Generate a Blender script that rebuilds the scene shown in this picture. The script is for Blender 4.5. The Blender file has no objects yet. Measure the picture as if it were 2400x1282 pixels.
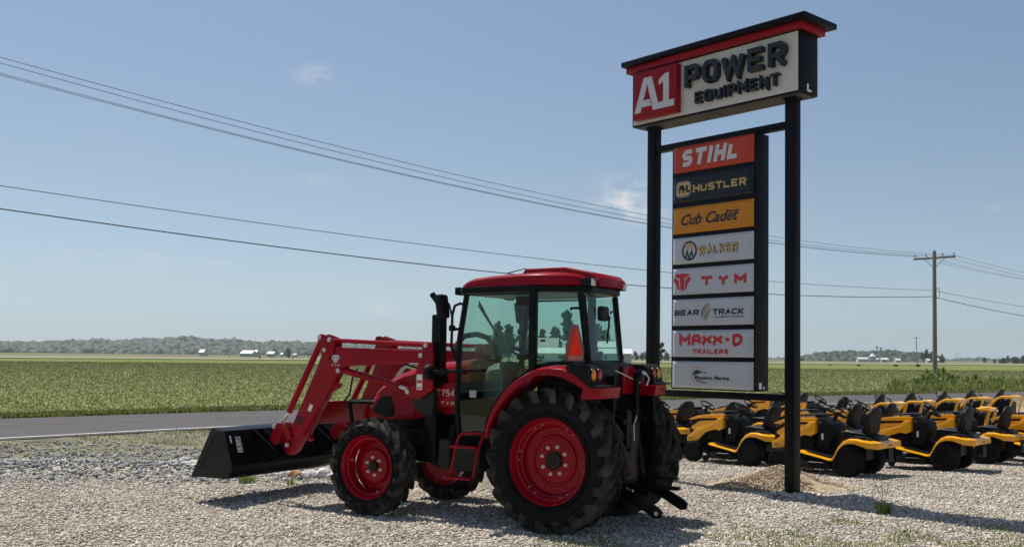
import bpy, bmesh, math, random
import numpy as np
from math import sin, cos, pi, radians, sqrt, tan, atan2, degrees
from mathutils import Vector, Matrix, noise as mnoise

# ------------------------------------------------------------------ scene, camera, sky, sun
S = bpy.context.scene
COL = S.collection
W_PX, H_PX, F_PX = 2400.0, 1282.0, 2350.0
cam_d = bpy.data.cameras.new("camera")
cam = bpy.data.objects.new("camera", cam_d); COL.objects.link(cam)
cam_d.sensor_width = 36.0
cam_d.lens = 36.0 * F_PX / W_PX
cam_d.shift_x = (1200.0 - 1400.0) / W_PX
cam_d.shift_y = (733.0 - 641.0) / W_PX
cam_d.clip_start = 0.1; cam_d.clip_end = 12000.0
CAM_H, PITCH, ROLL = 1.77, radians(2.5), radians(0.55)
fw = Vector((0, cos(PITCH), sin(PITCH))); up0 = Vector((0, -sin(PITCH), cos(PITCH))); rt0 = Vector((1, 0, 0))
rt = rt0 * cos(ROLL) + up0 * sin(ROLL); up = up0 * cos(ROLL) - rt0 * sin(ROLL)
cam.matrix_world = Matrix(((rt.x, up.x, -fw.x, 0), (rt.y, up.y, -fw.y, 0), (rt.z, up.z, -fw.z, CAM_H), (0, 0, 0, 1)))
S.camera = cam

SUN_AZ, SUN_EL = radians(41.0), radians(65.0)      # behind the sign, to the left
sun_dir = Vector((-sin(SUN_AZ) * cos(SUN_EL), cos(SUN_AZ) * cos(SUN_EL), sin(SUN_EL)))
world = bpy.data.worlds.new("World"); S.world = world; world.use_nodes = True
wn = world.node_tree.nodes; wl = world.node_tree.links; wn.clear()
w_out = wn.new("ShaderNodeOutputWorld"); w_bg = wn.new("ShaderNodeBackground")
sky = wn.new("ShaderNodeTexSky"); sky.sky_type = 'NISHITA'; sky.sun_disc = False
sky.sun_elevation = SUN_EL; sky.sun_rotation = atan2(sun_dir.x, sun_dir.y)
sky.air_density = 1.0; sky.dust_density = 0.6; sky.ozone_density = 2.0; sky.altitude = 100.0
w_bg.inputs[1].default_value = 0.13
# summer haze: the sky greys and whitens towards the horizon
sk_tc = wn.new("ShaderNodeTexCoord"); sk_x = wn.new("ShaderNodeSeparateXYZ"); wl.new(sk_tc.outputs['Generated'], sk_x.inputs[0])
sk_r = wn.new("ShaderNodeValToRGB"); wl.new(sk_x.outputs['Z'], sk_r.inputs[0])
el = sk_r.color_ramp.elements; el[0].position = 0.0; el[0].color = (.57, .69, 1.0, 1); el[1].position = .34; el[1].color = (.86, .80, .745, 1)
for p_, c_ in ((.03, (.57, .665, .87)), (.07, (.66, .68, .755)), (.15, (.755, .715, .69))):
    e_ = sk_r.color_ramp.elements.new(p_); e_.color = (*c_, 1)
tint = wn.new("ShaderNodeMix"); tint.data_type = 'RGBA'; tint.blend_type = 'MULTIPLY'; tint.inputs[0].default_value = 1.0
wl.new(sk_r.outputs[0], tint.inputs[7])
wl.new(sky.outputs[0], tint.inputs[6])
# a few thin cloud puffs, each round its own direction in the sky
CLOUDS = [(755, 180, .018, .008, .85), (1468, 470, .022, .019, 1.7), (265, 608, .036, .009, .7), (512, 615, .010, .005, .4),
          (880, 716, .018, .008, .55), (730, 422, .030, .005, .3), (2345, 488, .012, .005, .22), (1130, 620, .04, .008, .12), (300, 300, .05, .02, .05), (1500, 495, .03, .009, .30)]
tc = wn.new("ShaderNodeTexCoord")
cn = wn.new("ShaderNodeTexNoise"); cn.inputs['Scale'].default_value = 26.0; cn.inputs['Detail'].default_value = 8.0; cn.inputs['Roughness'].default_value = 0.62
mp = wn.new("ShaderNodeMapping"); mp.inputs['Scale'].default_value = (1, 1, 2.2)
wl.new(tc.outputs['Generated'], mp.inputs[0]); wl.new(mp.outputs[0], cn.inputs['Vector'])
prev = None
def wmath(op, a, b=None):
    n = wn.new("ShaderNodeMath"); n.operation = op
    for i, v in enumerate((a, b)):
        if v is None: continue
        if isinstance(v, (int, float)): n.inputs[i].default_value = v
        else: wl.new(v, n.inputs[i])
    return n.outputs[0]
def px_dir(px, py):
    return (fw + rt * ((px - 1400.0) / F_PX) - up * ((py - 733.0) / F_PX)).normalized()
for (cx, cy, sx, sy, st) in CLOUDS:
    d = px_dir(cx, cy); e1 = Vector((d.y, -d.x, 0)).normalized(); e2 = e1.cross(d)
    q = []
    for e, s_ in ((e1, sx), (e2, sy)):
        vm = wn.new("ShaderNodeVectorMath"); vm.operation = 'DOT_PRODUCT'; vm.inputs[1].default_value = tuple(e / s_)
        wl.new(tc.outputs['Generated'], vm.inputs[0]); q.append(wmath('MULTIPLY', vm.outputs['Value'], vm.outputs['Value']))
    g = wmath('POWER', 2.718, wmath('MULTIPLY', wmath('ADD', q[0], q[1]), -1.0))
    ft = wn.new("ShaderNodeVectorMath"); ft.operation = 'DOT_PRODUCT'; ft.inputs[1].default_value = tuple(d); wl.new(tc.outputs['Generated'], ft.inputs[0])
    g = wmath('MULTIPLY', g, wmath('GREATER_THAN', ft.outputs['Value'], 0.0))
    g = wmath('MULTIPLY', g, st)
    prev = g if prev is None else wmath('ADD', prev, g)
cr = wn.new("ShaderNodeMapRange"); cr.inputs['From Min'].default_value = 0.40; cr.inputs['From Max'].default_value = 0.68
wl.new(cn.outputs['Fac'], cr.inputs['Value'])
cf = wmath('MULTIPLY', prev, cr.outputs['Result'])
cm = wn.new("ShaderNodeMix"); cm.data_type = 'RGBA'; wl.new(cf, cm.inputs[0]); wl.new(tint.outputs[2], cm.inputs[6]); cm.inputs[7].default_value = (5.4, 5.5, 5.7, 1)
wl.new(cm.outputs[2], w_bg.inputs[0]); wl.new(w_bg.outputs[0], w_out.inputs[0])

sun_d = bpy.data.lights.new("sun", 'SUN'); sun = bpy.data.objects.new("sun", sun_d); COL.objects.link(sun)
sun_d.energy = 5.0; sun_d.angle = radians(0.53); sun_d.color = (1.0, 0.95, 0.86)
sun.rotation_euler = sun_dir.to_track_quat('Z', 'Y').to_euler()
S.view_settings.view_transform = 'Standard'; S.view_settings.look = 'None'; S.view_settings.gamma = 1.0
S.view_settings.exposure = 0.0
S.cycles.max_bounces = 8; S.cycles.transparent_max_bounces = 24; S.cycles.volume_bounces = 1
S.cycles.use_denoising = True

# ------------------------------------------------------------------ helpers
rnd = random.Random(7)
def srgb(r, g, b):
    f = lambda c: (c / 255 / 12.92) if c / 255 <= 0.04045 else ((c / 255 + 0.055) / 1.055) ** 2.4
    return (f(r), f(g), f(b))
MATS = {}
def mat(name, col, rough=0.5, metal=0.0, var=0.12, scale=6.0, bump=0.0, bscale=60.0, coat=0.0, spec=0.5, col2=None, detail=4.0, rvar=0.1, stretch=None):
    if name in MATS: return MATS[name]
    m = bpy.data.materials.new(name); m.use_nodes = True; MATS[name] = m
    nt = m.node_tree; b = nt.nodes["Principled BSDF"]; L = nt.links.new
    tcn = nt.nodes.new("ShaderNodeTexCoord"); vec = tcn.outputs['Object']
    if stretch:
        mpn = nt.nodes.new("ShaderNodeMapping"); mpn.inputs['Scale'].default_value = stretch; L(vec, mpn.inputs[0]); vec = mpn.outputs[0]
    n = nt.nodes.new("ShaderNodeTexNoise"); n.inputs['Scale'].default_value = scale; n.inputs['Detail'].default_value = detail; L(vec, n.inputs['Vector'])
    cr_ = nt.nodes.new("ShaderNodeValToRGB")
    lo = [max(0, c * (1 - var)) for c in col]; hi = [min(1, c * (1 + var)) for c in (col2 or col)]
    cr_.color_ramp.elements[0].color = (*lo, 1); cr_.color_ramp.elements[1].color = (*hi, 1)
    cr_.color_ramp.elements[0].position = 0.3; cr_.color_ramp.elements[1].position = 0.7
    L(n.outputs['Fac'], cr_.inputs[0]); L(cr_.outputs[0], b.inputs['Base Color'])
    mr = nt.nodes.new("ShaderNodeMapRange"); mr.inputs['To Min'].default_value = max(0.02, rough - rvar); mr.inputs['To Max'].default_value = min(1, rough + rvar)
    L(n.outputs['Fac'], mr.inputs['Value']); L(mr.outputs['Result'], b.inputs['Roughness'])
    b.inputs['Metallic'].default_value = metal; b.inputs['Coat Weight'].default_value = coat; b.inputs['Coat Roughness'].default_value = 0.08
    b.inputs['Specular IOR Level'].default_value = spec
    if bump:
        n2 = nt.nodes.new("ShaderNodeTexNoise"); n2.inputs['Scale'].default_value = bscale; n2.inputs['Detail'].default_value = 3; L(vec, n2.inputs['Vector'])
        bp = nt.nodes.new("ShaderNodeBump"); bp.inputs['Strength'].default_value = bump; bp.inputs['Distance'].default_value = 0.02; L(n2.outputs['Fac'], bp.inputs['Height']); L(bp.outputs[0], b.inputs['Normal'])
    return m

class MB:
    def __init__(s): s.bm = bmesh.new()
    def face(s, pts):
        vs = [s.bm.verts.new(p) for p in pts]
        try: return s.bm.faces.new(vs)
        except ValueError: return None
    def box(s, c, d, rot=None):
        m = Matrix.Translation(c) @ (rot.to_4x4() if rot else Matrix()) @ Matrix.Diagonal((d[0], d[1], d[2], 1))
        bmesh.ops.create_cube(s.bm, size=1.0, matrix=m); return s
    def prism(s, poly, a0, a1, ax='y', fn=None):
        f = fn or {'y': lambda p, a: (p[0], a, p[1]), 'z': lambda p, a: (p[0], p[1], a), 'x': lambda p, a: (a, p[0], p[1])}[ax]
        A = [s.bm.verts.new(f(p, a0)) for p in poly]; B = [s.bm.verts.new(f(p, a1)) for p in poly]
        n = len(poly)
        fs = [s.bm.faces.new(A[::-1]), s.bm.faces.new(B)]
        for i in range(n): fs.append(s.bm.faces.new((A[i], A[(i + 1) % n], B[(i + 1) % n], B[i])))
        bmesh.ops.recalc_face_normals(s.bm, faces=fs); return s
    def tube(s, pts, r, seg=8, r1=None, caps=True):
        pts = [Vector(p) for p in pts]; n = len(pts); rings = []
        t0 = (pts[1] - pts[0]).normalized(); u = t0.orthogonal().normalized()
        for i, p in enumerate(pts):
            if i == 0: t = t0
            elif i == n - 1: t = (pts[-1] - pts[-2]).normalized()
            else: t = ((pts[i] - pts[i - 1]).normalized() + (pts[i + 1] - pts[i]).normalized()).normalized()
            u = (u - t * u.dot(t)).normalized(); v = t.cross(u)
            rr = r if r1 is None else r + (r1 - r) * i / (n - 1)
            rings.append([s.bm.verts.new(p + (u * cos(2 * pi * k / seg) + v * sin(2 * pi * k / seg)) * rr) for k in range(seg)])
        for i in range(n - 1):
            for k in range(seg):
                s.bm.faces.new((rings[i][k], rings[i][(k + 1) % seg], rings[i + 1][(k + 1) % seg], rings[i + 1][k]))
        if caps:
            s.bm.faces.new(rings[0][::-1]); s.bm.faces.new(rings[-1])
        return s
    def lathe(s, prof, c=(0, 0, 0), axis='y', seg=32, closed=False, caps=True):
        rings = []
        for (r, t) in prof:
            ring = []
            for k in range(seg):
                a = 2 * pi * k / seg
                q = {'y': (r * cos(a), t, r * sin(a)), 'z': (r * cos(a), r * sin(a), t), 'x': (t, r * cos(a), r * sin(a))}[axis]
                ring.append(s.bm.verts.new((c[0] + q[0], c[1] + q[1], c[2] + q[2])))
            rings.append(ring)
        m = len(rings); fs = []
        for i in range(m if closed else m - 1):
            A, B = rings[i], rings[(i + 1) % m]
            for k in range(seg): fs.append(s.bm.faces.new((A[k], A[(k + 1) % seg], B[(k + 1) % seg], B[k])))
        if not closed and caps:
            if prof[0][0] > 1e-6: fs.append(s.bm.faces.new(rings[0]))
            if prof[-1][0] > 1e-6: fs.append(s.bm.faces.new(rings[-1][::-1]))
        bmesh.ops.recalc_face_normals(s.bm, faces=fs); return s
    def loft(s, rings, close_ring=True, caps=True):
        R = [[s.bm.verts.new(p) for p in ring] for ring in rings]; n = len(R[0]); fs = []
        for i in range(len(R) - 1):
            for k in range(n if close_ring else n - 1):
                fs.append(s.bm.faces.new((R[i][k], R[i][(k + 1) % n], R[i + 1][(k + 1) % n], R[i + 1][k])))
        if caps and close_ring: fs += [s.bm.faces.new(R[0][::-1]), s.bm.faces.new(R[-1])]
        bmesh.ops.recalc_face_normals(s.bm, faces=fs); return s
    def ribbon(s, pts, hw, a0, a1, fn, closed=False):
        pts = [Vector((p[0], p[1])) for p in pts]; n = len(pts); Lf, Rt = [], []
        for i in range(n):
            if closed or 0 < i < n - 1:
                d1 = (pts[i] - pts[i - 1]).normalized(); d2 = (pts[(i + 1) % n] - pts[i]).normalized()
            elif i == 0: d1 = d2 = (pts[1] - pts[0]).normalized()
            else: d1 = d2 = (pts[-1] - pts[-2]).normalized()
            n1 = Vector((-d1.y, d1.x)); n2 = Vector((-d2.y, d2.x)); mm = (n1 + n2)
            if mm.length < 1e-4: mm = n1
            mm.normalize(); k = hw / max(0.35, mm.dot(n1)); Lf.append(pts[i] + mm * k); Rt.append(pts[i] - mm * k)
        for i in range(n if closed else n - 1):
            j = (i + 1) % n; q = [Lf[i], Lf[j], Rt[j], Rt[i]]
            s.prism([(v.x, v.y) for v in q], a0, a1, fn=fn)
        return s
    def bevel(s, w, ang=30, seg=2):
        es = [e for e in s.bm.edges if len(e.link_faces) == 2 and e.calc_face_angle(0) > radians(ang)]
        if es: bmesh.ops.bevel(s.bm, geom=es, offset=w, segments=seg, affect='EDGES', clamp_overlap=True, profile=0.6)
        return s
    def build(s, name, m, parent=None, smooth=True, ang=35, loc=None, rotz=None, mesh_only=False):
        me = bpy.data.meshes.new(name); s.bm.to_mesh(me); s.bm.free()
        if smooth and len(me.polygons):
            me.polygons.foreach_set("use_smooth", [True] * len(me.polygons)); me.set_sharp_from_angle(angle=radians(ang))
        if m: me.materials.append(m)
        if mesh_only: return me
        return link(name, me, parent, loc, rotz)
def link(name, me, parent=None, loc=None, rotz=None):
    o = bpy.data.objects.new(name, me); COL.objects.link(o)
    if parent: o.parent = parent
    if loc is not None: o.location = loc
    if rotz is not None: o.rotation_euler = (0, 0, rotz)
    return o
def empty(name, loc=(0, 0, 0), rotz=0.0, scale=None):
    o = bpy.data.objects.new(name, None); COL.objects.link(o); o.location = loc; o.rotation_euler = (0, 0, rotz); o.empty_display_size = 0.2
    if scale: o.scale = (scale,) * 3
    return o
def tag(o, label=None, cat=None, group=None, kind=None):
    if label: o['label'] = label
    if cat: o['category'] = cat
    if group: o['group'] = group
    if kind: o['kind'] = kind
    return o
def kids(o): return [c for c in bpy.data.objects if c.parent == o]
def copy_tree(o, parent=None):
    c = o.copy(); COL.objects.link(c)
    if parent: c.parent = parent
    for ch in kids(o): copy_tree(ch, c)
    return c
def np_mesh(name, V, Fc, m, kind=None, smooth=False, cols=None):
    """V (n,3), Fc (k,nv) faces of equal size, fast"""
    me = bpy.data.meshes.new(name); V = np.asarray(V, np.float32); Fc = np.asarray(Fc, np.int32)
    me.vertices.add(len(V)); me.vertices.foreach_set("co", V.ravel())
    k, nv = Fc.shape; me.loops.add(k * nv); me.loops.foreach_set("vertex_index", Fc.ravel())
    me.polygons.add(k); me.polygons.foreach_set("loop_start", np.arange(0, k * nv, nv, dtype=np.int32))
    if smooth: me.polygons.foreach_set("use_smooth", np.ones(k, bool))
    me.update(calc_edges=True)
    if cols is not None:
        at = me.attributes.new("tone", 'FLOAT', 'FACE'); at.data.foreach_set("value", np.asarray(cols, np.float32))
    if m: me.materials.append(m)
    o = link(name, me)
    if kind: o['kind'] = kind
    return o

# ---- lettering: a small stroke alphabet (drawn as mitred bars) and the built-in font for script-like words
GL = {
 'P': [[(0, 0), (0, 1), (.8, 1), (1, .82), (1, .58), (.8, .4), (0, .4)]],
 'O': [[(.2, 0), (.8, 0), (1, .2), (1, .8), (.8, 1), (.2, 1), (0, .8), (0, .2), (.2, 0), (.8, 0)]],
 'W': [[(0, 1), (.24, 0), (.5, .78), (.76, 0), (1, 1)]],
 'E': [[(1, 1), (0, 1), (0, 0), (1, 0)], [(0, .5), (.86, .5)]],
 'R': [[(0, 0), (0, 1), (.8, 1), (1, .82), (1, .6), (.8, .42), (0, .42)], [(.5, .42), (1, 0)]],
 'Q': [[(.2, 0), (.8, 0), (1, .2), (1, .8), (.8, 1), (.2, 1), (0, .8), (0, .2), (.2, 0), (.8, 0)], [(.6, .3), (1, -.08)]],
 'U': [[(0, 1), (0, .2), (.2, 0), (.8, 0), (1, .2), (1, 1)]],
 'I': [[(.5, 0), (.5, 1)]],
 'M': [[(0, 0), (0, 1), (.5, .38), (1, 1), (1, 0)]],
 'N': [[(0, 0), (0, 1), (1, 0), (1, 1)]],
 'T': [[(0, 1), (1, 1)], [(.5, 0), (.5, 1)]],
 'S': [[(1, 1), (.2, 1), (0, .82), (0, .66), (.2, .5), (.8, .5), (1, .34), (1, .18), (.8, 0), (0, 0)]],
 'H': [[(0, 0), (0, 1)], [(1, 0), (1, 1)], [(0, .5), (1, .5)]],
 'L': [[(0, 1), (0, 0), (1, 0)]],
 'A': [[(0, 0), (.5, 1), (1, 0)], [(.2, .32), (.8, .32)]],
 'a': [[(0, 0), (0, .75), (.25, 1), (.75, 1), (1, .75), (1, 0)], [(0, .4), (1, .4)]],
 'K': [[(0, 0), (0, 1)], [(1, 1), (.12, .5), (1, 0)]],
 'Y': [[(0, 1), (.5, .5), (1, 1)], [(.5, .5), (.5, 0)]],
 'B': [[(0, 0), (0, 1), (.8, 1), (.95, .85), (.95, .65), (.8, .5), (0, .5)], [(.8, .5), (1, .35), (1, .15), (.8, 0), (0, 0)]],
 'C': [[(1, 1), (.2, 1), (0, .8), (0, .2), (.2, 0), (1, 0)]],
 'X': [[(0, 0), (1, 1)], [(0, 1), (1, 0)]],
 'x': [[(0, 0), (0, .16), (.36, .5), (0, .84), (0, 1)], [(1, 0), (1, .16), (.64, .5), (1, .84), (1, 1)], [(.3, .5), (.7, .5)]],
 'D': [[(0, 0), (0, 1), (.72, 1), (1, .72), (1, .28), (.72, 0), (0, 0)]],
 '-': [[(.1, .5), (.9, .5)]],
 '7': [[(0, 1), (1, 1), (.35, 0)]], '5': [[(1, 1), (0, 1), (0, .56), (.8, .56), (1, .4), (1, .16), (.8, 0), (0, 0)]],
 '4': [[(.78, 0), (.78, 1), (0, .3), (1, .3)]], '1': [[(.2, .8), (.5, 1), (.5, 0)]],
}
WID = {'I': .42, 'W': 1.45, 'M': 1.2, '-': .75, '1': .5}
def strokes(txt, x0, x1, y0, y1, th, fn, depth, gap=0.28, shear=0.0, mb=None, a0=0.0):
    """letters of txt fill the box x0..x1 (reading direction), y0..y1; th = bar thickness in metres; fn(p, a) places a point"""
    mb = mb or MB(); tot = sum(WID.get(c, 1.0) if c != ' ' else .7 for c in txt) + gap * (len(txt) - 1)
    un = (x1 - x0 - shear * (y1 - y0)) / tot; x = x0; k = 0
    for c in txt:
        w = (WID.get(c, 1.0) if c != ' ' else .7) * un
        if c != ' ':
            for st in GL[c]:
                pts = []
                for (px_, py_) in st:
                    X = x + th / 2 + px_ * max(w - th, 1e-4) if c != 'I' else x + w / 2
                    Y = y0 + th / 2 + py_ * (y1 - y0 - th)
                    if st[0] in ((0, 0), (.5, 0), (.78, 0)) and (px_, py_) == st[0]: Y = y0
                    if len(st) == 2 and py_ in (0, 1): Y = y0 if py_ == 0 else (y1 if not (c == 'T' and st[0][1] == st[1][1]) else Y)
                    if c in 'MNH' and py_ in (0,): Y = y0
                    if c == 'T' and len(st) == 2 and st[0][1] == st[1][1]: X = x + px_ * w
                    pts.append((X + shear * (Y - y0), Y))
                mb.ribbon(pts, th / 2, a0, a0 + depth + 0.0006 * (k % 3), fn); k += 1
        x += w + gap * un
    return mb
_fc = {}
def font_mesh(txt, offset=0.0, shear=0.0, extrude=0.1):
    cu = bpy.data.curves.new("text", 'FONT'); cu.body = txt; cu.size = 1; cu.offset = offset; cu.shear = shear; cu.extrude = extrude / 2; cu.resolution_u = 3
    o = bpy.data.objects.new("text", cu); COL.objects.link(o)
    dg = bpy.context.evaluated_depsgraph_get(); me = bpy.data.meshes.new_from_object(o.evaluated_get(dg))
    bpy.data.objects.remove(o); bpy.data.curves.remove(cu); return me
def font_text(name, txt, x0, x1, y0, y1, fn, depth, m, parent, offset=0.0, shear=0.0):
    me = font_mesh(txt, offset, shear); co = np.empty(len(me.vertices) * 3, np.float32); me.vertices.foreach_get("co", co); co = co.reshape(-1, 3)
    mn, mx = co.min(0), co.max(0)
    out = np.empty_like(co)
    for i, (a, b, c) in enumerate(co):
        out[i] = fn((x0 + (a - mn[0]) / (mx[0] - mn[0]) * (x1 - x0), y0 + (b - mn[1]) / (mx[1] - mn[1]) * (y1 - y0)), (c - mn[2]) / (mx[2] - mn[2]) * depth)
    me.vertices.foreach_set("co", out.ravel()); me.update(); me.name = name
    bm = bmesh.new(); bm.from_mesh(me); bmesh.ops.recalc_face_normals(bm, faces=bm.faces); bm.to_mesh(me); bm.free()
    me.materials.clear(); me.materials.append(m); return link(name, me, parent)

# ------------------------------------------------------------------ materials
M = {}
M['red'] = mat("red_paint", (.285, .0010, .0095), rough=.26, var=.10, scale=3, coat=.08, rvar=.06, spec=.13)
M['black'] = mat("black_paint", (.003, .003, .0034), spec=.14, rough=.34, var=.3, scale=5, rvar=.12)
M['blackplastic'] = mat("black_plastic", (.0055, .0054, .0053), spec=.2, rough=.6, var=.2, scale=30, bump=.05)
M['seat'] = mat("seat_vinyl", (.006, .0057, .0056), spec=.22, rough=.5, var=.2, scale=12, bump=.08, bscale=40)
M['rubber'] = mat("tyre_rubber", (.0075, .0075, .0078), spec=.12, rough=.75, var=.3, scale=9, bump=.15, bscale=90)
M['lug'] = mat("tyre_lug_rubber", (.0075, .0072, .007), spec=.1, rough=.85, var=.4, scale=7, bump=.2, bscale=60, col2=(.055, .049, .041))
M['steel'] = mat("bright_steel", (.62, .62, .6), rough=.28, metal=1, var=.1, scale=40)
M['zinc'] = mat("zinc_fitting", (.6, .58, .54), rough=.45, metal=.7, var=.15, scale=40)
M['whitevinyl'] = mat("white_sticker", (.78, .78, .76), rough=.5, var=.04)
M['lensclear'] = mat("lamp_lens", (.62, .6, .54), rough=.15, var=.15, scale=60, coat=.5)
M['amber'] = mat("amber_lens", (.8, .27, .01), rough=.18, var=.2, scale=60, coat=.7)
M['redlens'] = mat("red_lens", (.42, .008, .012), rough=.18, var=.25, scale=60, coat=.7)
M['smv'] = mat("fluorescent_orange", (1.0, .028, .004), rough=.6, var=.03, spec=.1)
M['reflect'] = mat("dark_red_reflector", (.16, .008, .016), rough=.3, var=.15, scale=50)
M['grey'] = mat("grey_plastic", (.19, .2, .19), rough=.55, var=.1)
M['darkgrey'] = mat("dark_grey_plastic", (.018, .0165, .015), spec=.25, rough=.6, var=.15)
M['signblack'] = mat("sign_black_paint", (.0032, .004, .006), spec=.14, rough=.42, var=.15, scale=2, bump=.03)
M['signdark'] = mat("sign_soffit", (.05, .045, .036), rough=.6, var=.1)
M['signwhite'] = mat("sign_white_face", (.62, .59, .54), rough=.4, var=.03, scale=1.5)
M['panelwhite'] = mat("panel_white_acrylic", (.52, .53, .56), rough=.2, var=.03, scale=2)
M['panelorange'] = mat("panel_orange_acrylic", (.50, .045, .009), rough=.22, var=.03, spec=.3)
M['panelyellow'] = mat("panel_yellow_acrylic", (.62, .225, .002), rough=.22, var=.03, spec=.3)
M['panelblack'] = mat("panel_black_acrylic", (.007, .0085, .012), rough=.2, var=.1, spec=.3)
M['signred'] = mat("sign_red_paint", (.30, .0022, .012), rough=.42, var=.06, spec=.2)
M['letterwhite'] = mat("letter_white", (.60, .59, .60), rough=.4, var=.03)
M['letterdark'] = mat("letter_charcoal", (.012, .015, .02), rough=.35, var=.1, spec=.4)
M['lettergold'] = mat("letter_gold", (.60, .40, .13), rough=.4, var=.05)
M['letterred'] = mat("letter_red", (.55, .015, .02), rough=.4, var=.05)
M['letterblack'] = mat("letter_black", (.012, .012, .014), rough=.4, var=.05)
M['letternavy'] = mat("letter_navy", (.012, .022, .05), rough=.4, var=.05)
M['letterpink'] = mat("letter_pale", (.62, .42, .42), rough=.4, var=.05)
M['yellow'] = mat("mower_yellow_paint", (.93, .41, .003), rough=.28, var=.06, scale=3, coat=.2, rvar=.05)
M['wood'] = mat("weathered_pole_wood", (.27, .23, .19), rough=.9, var=.3, scale=3, bump=.3, bscale=25, stretch=(6, 6, .6))
M['wire'] = mat("cable", (.03, .03, .032), rough=.6, var=.1)
M['wirelight'] = mat("aluminium_cable", (.13, .135, .14), rough=.5, var=.1, metal=.3)
M['concrete'] = mat("pale_stone", (.62, .6, .56), rough=.9, var=.2, scale=8, bump=.5, bscale=20)
M['stonebrown'] = mat("brown_stone", (.36, .2, .1), rough=.9, var=.25, scale=9, bump=.4, bscale=20)
M['metalwhite'] = mat("white_metal_siding", (.62, .63, .62), rough=.5, var=.06, scale=.6)
M['metalgrey'] = mat("grey_metal_siding", (.42, .43, .42), rough=.5, var=.08, scale=.6)
M['roofgrey'] = mat("grey_roofing", (.3, .3, .29), rough=.7, var=.12, scale=.6)
M['galv'] = mat("galvanised_bin", (.40, .41, .41), rough=.45, metal=.3, var=.12, scale=.4)
M['dark'] = mat("dark_opening", (.03, .03, .032), rough=.7, var=.1)
M['bark'] = mat("bark", (.075, .06, .045), rough=.95, var=.3, scale=3)

def leaf_mat(name, lo, hi, trans=.25):
    m = bpy.data.materials.new(name); m.use_nodes = True; nt = m.node_tree; b = nt.nodes["Principled BSDF"]; L = nt.links.new
    at = nt.nodes.new("ShaderNodeAttribute"); at.attribute_name = "tone"
    r = nt.nodes.new("ShaderNodeValToRGB"); r.color_ramp.elements[0].color = (*lo, 1); r.color_ramp.elements[1].color = (*hi, 1)
    L(at.outputs['Fac'], r.inputs[0]); L(r.outputs[0], b.inputs['Base Color']); b.inputs['Roughness'].default_value = .65
    b.inputs['Specular IOR Level'].default_value = .25
    if trans:
        t = nt.nodes.new("ShaderNodeBsdfTranslucent"); L(r.outputs[0], t.inputs['Color']); mx = nt.nodes.new("ShaderNodeMixShader"); mx.inputs[0].default_value = trans
        L(b.outputs[0], mx.inputs[1]); L(t.outputs[0], mx.inputs[2]); L(mx.outputs[0], nt.nodes["Material Output"].inputs[0])
    return m
M['leaf'] = leaf_mat("tree_leaves", (.022, .045, .016), (.075, .12, .04))
M['leafwood'] = leaf_mat("distant_wood_leaves", (.014, .028, .018), (.042, .066, .036), 0)
M['crop'] = leaf_mat("crop_leaves", (.17, .195, .045), (.68, .62, .35), .15)
M['weed'] = leaf_mat("weed_leaves", (.17, .23, .05), (.42, .46, .15), .45)
M['grass'] = leaf_mat("grass_blades", (.13, .18, .035), (.32, .34, .11), .25)
M['drygrass'] = leaf_mat("dead_grass", (.06, .042, .022), (.2, .145, .075), .1)
M['shoulder'] = leaf_mat('shoulder_grass_blades', (.13, .12, .045), (.30, .27, .14), .1)
M['gravel'] = leaf_mat("limestone_gravel", (.25, .21, .165), (.86, .775, .66), 0)
M['gravel'].node_tree.nodes["Principled BSDF"].inputs['Roughness'].default_value = .95
M['greygravel'] = leaf_mat("grey_gravel", (.10, .105, .105), (.46, .47, .45), 0)

def glass_mat(name, tintc, fac=1.0):
    m = bpy.data.materials.new(name); m.use_nodes = True; nt = m.node_tree; nt.nodes.clear(); L = nt.links.new
    o = nt.nodes.new("ShaderNodeOutputMaterial"); t = nt.nodes.new("ShaderNodeBsdfTransparent"); t.inputs[0].default_value = (*tintc, 1)
    g = nt.nodes.new("ShaderNodeBsdfGlossy"); g.inputs['Roughness'].default_value = .01; g.inputs['Color'].default_value = (.9, .95, .93, 1)
    lw = nt.nodes.new("ShaderNodeLayerWeight"); lw.inputs[0].default_value = .5
    pw = nt.nodes.new("ShaderNodeMath"); pw.operation = 'POWER'; pw.inputs[1].default_value = 5.0; L(lw.outputs['Facing'], pw.inputs[0])
    f = nt.nodes.new("ShaderNodeMath"); f.operation = 'MULTIPLY_ADD'; f.inputs[1].default_value = .85; f.inputs[2].default_value = .03; L(pw.outputs[0], f.inputs[0]); mx = nt.nodes.new("ShaderNodeMixShader")
    L(f.outputs[0], mx.inputs[0]); L(t.outputs[0], mx.inputs[1]); L(g.outputs[0], mx.inputs[2]); L(mx.outputs[0], o.inputs[0]); return m
M['glass'] = glass_mat("tinted_cab_glass", (.785, .895, .85))

# ------------------------------------------------------------------ the lie of the land
NEAR = np.array([(-60, -38), (-40, -13.5), (-16, 15.6), (-12.1, 20.4), (-9.3, 24.0), (-4, 28.9), (2.6, 34.5), (9.9, 40.2), (14.8, 43.6), (40, 59.8), (90, 90), (150, 125)], float)
FAR = np.array([(-66, -33), (-44, -8), (-19.6, 21.6), (-15.6, 26.3), (-12.2, 29.7), (-9.3, 32.0), (-3, 37.1), (4.4, 43.2), (9.8, 47.7), (15.5, 51.7), (21, 55.3), (44, 69.5), (94, 99), (150, 132)], float)
def resample(P, n):
    d = np.r_[0, np.cumsum(np.hypot(*np.diff(P, axis=0).T))]; t = np.linspace(0, d[-1], n)
    return np.c_[np.interp(t, d, P[:, 0]), np.interp(t, d, P[:, 1])]
def nearY(x): return np.interp(x, NEAR[:, 0], NEAR[:, 1])
def farY(x): return np.interp(x, FAR[:, 0], FAR[:, 1])
_g = np.random.RandomState(3)
_tab = _g.rand(256, 256)
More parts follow.
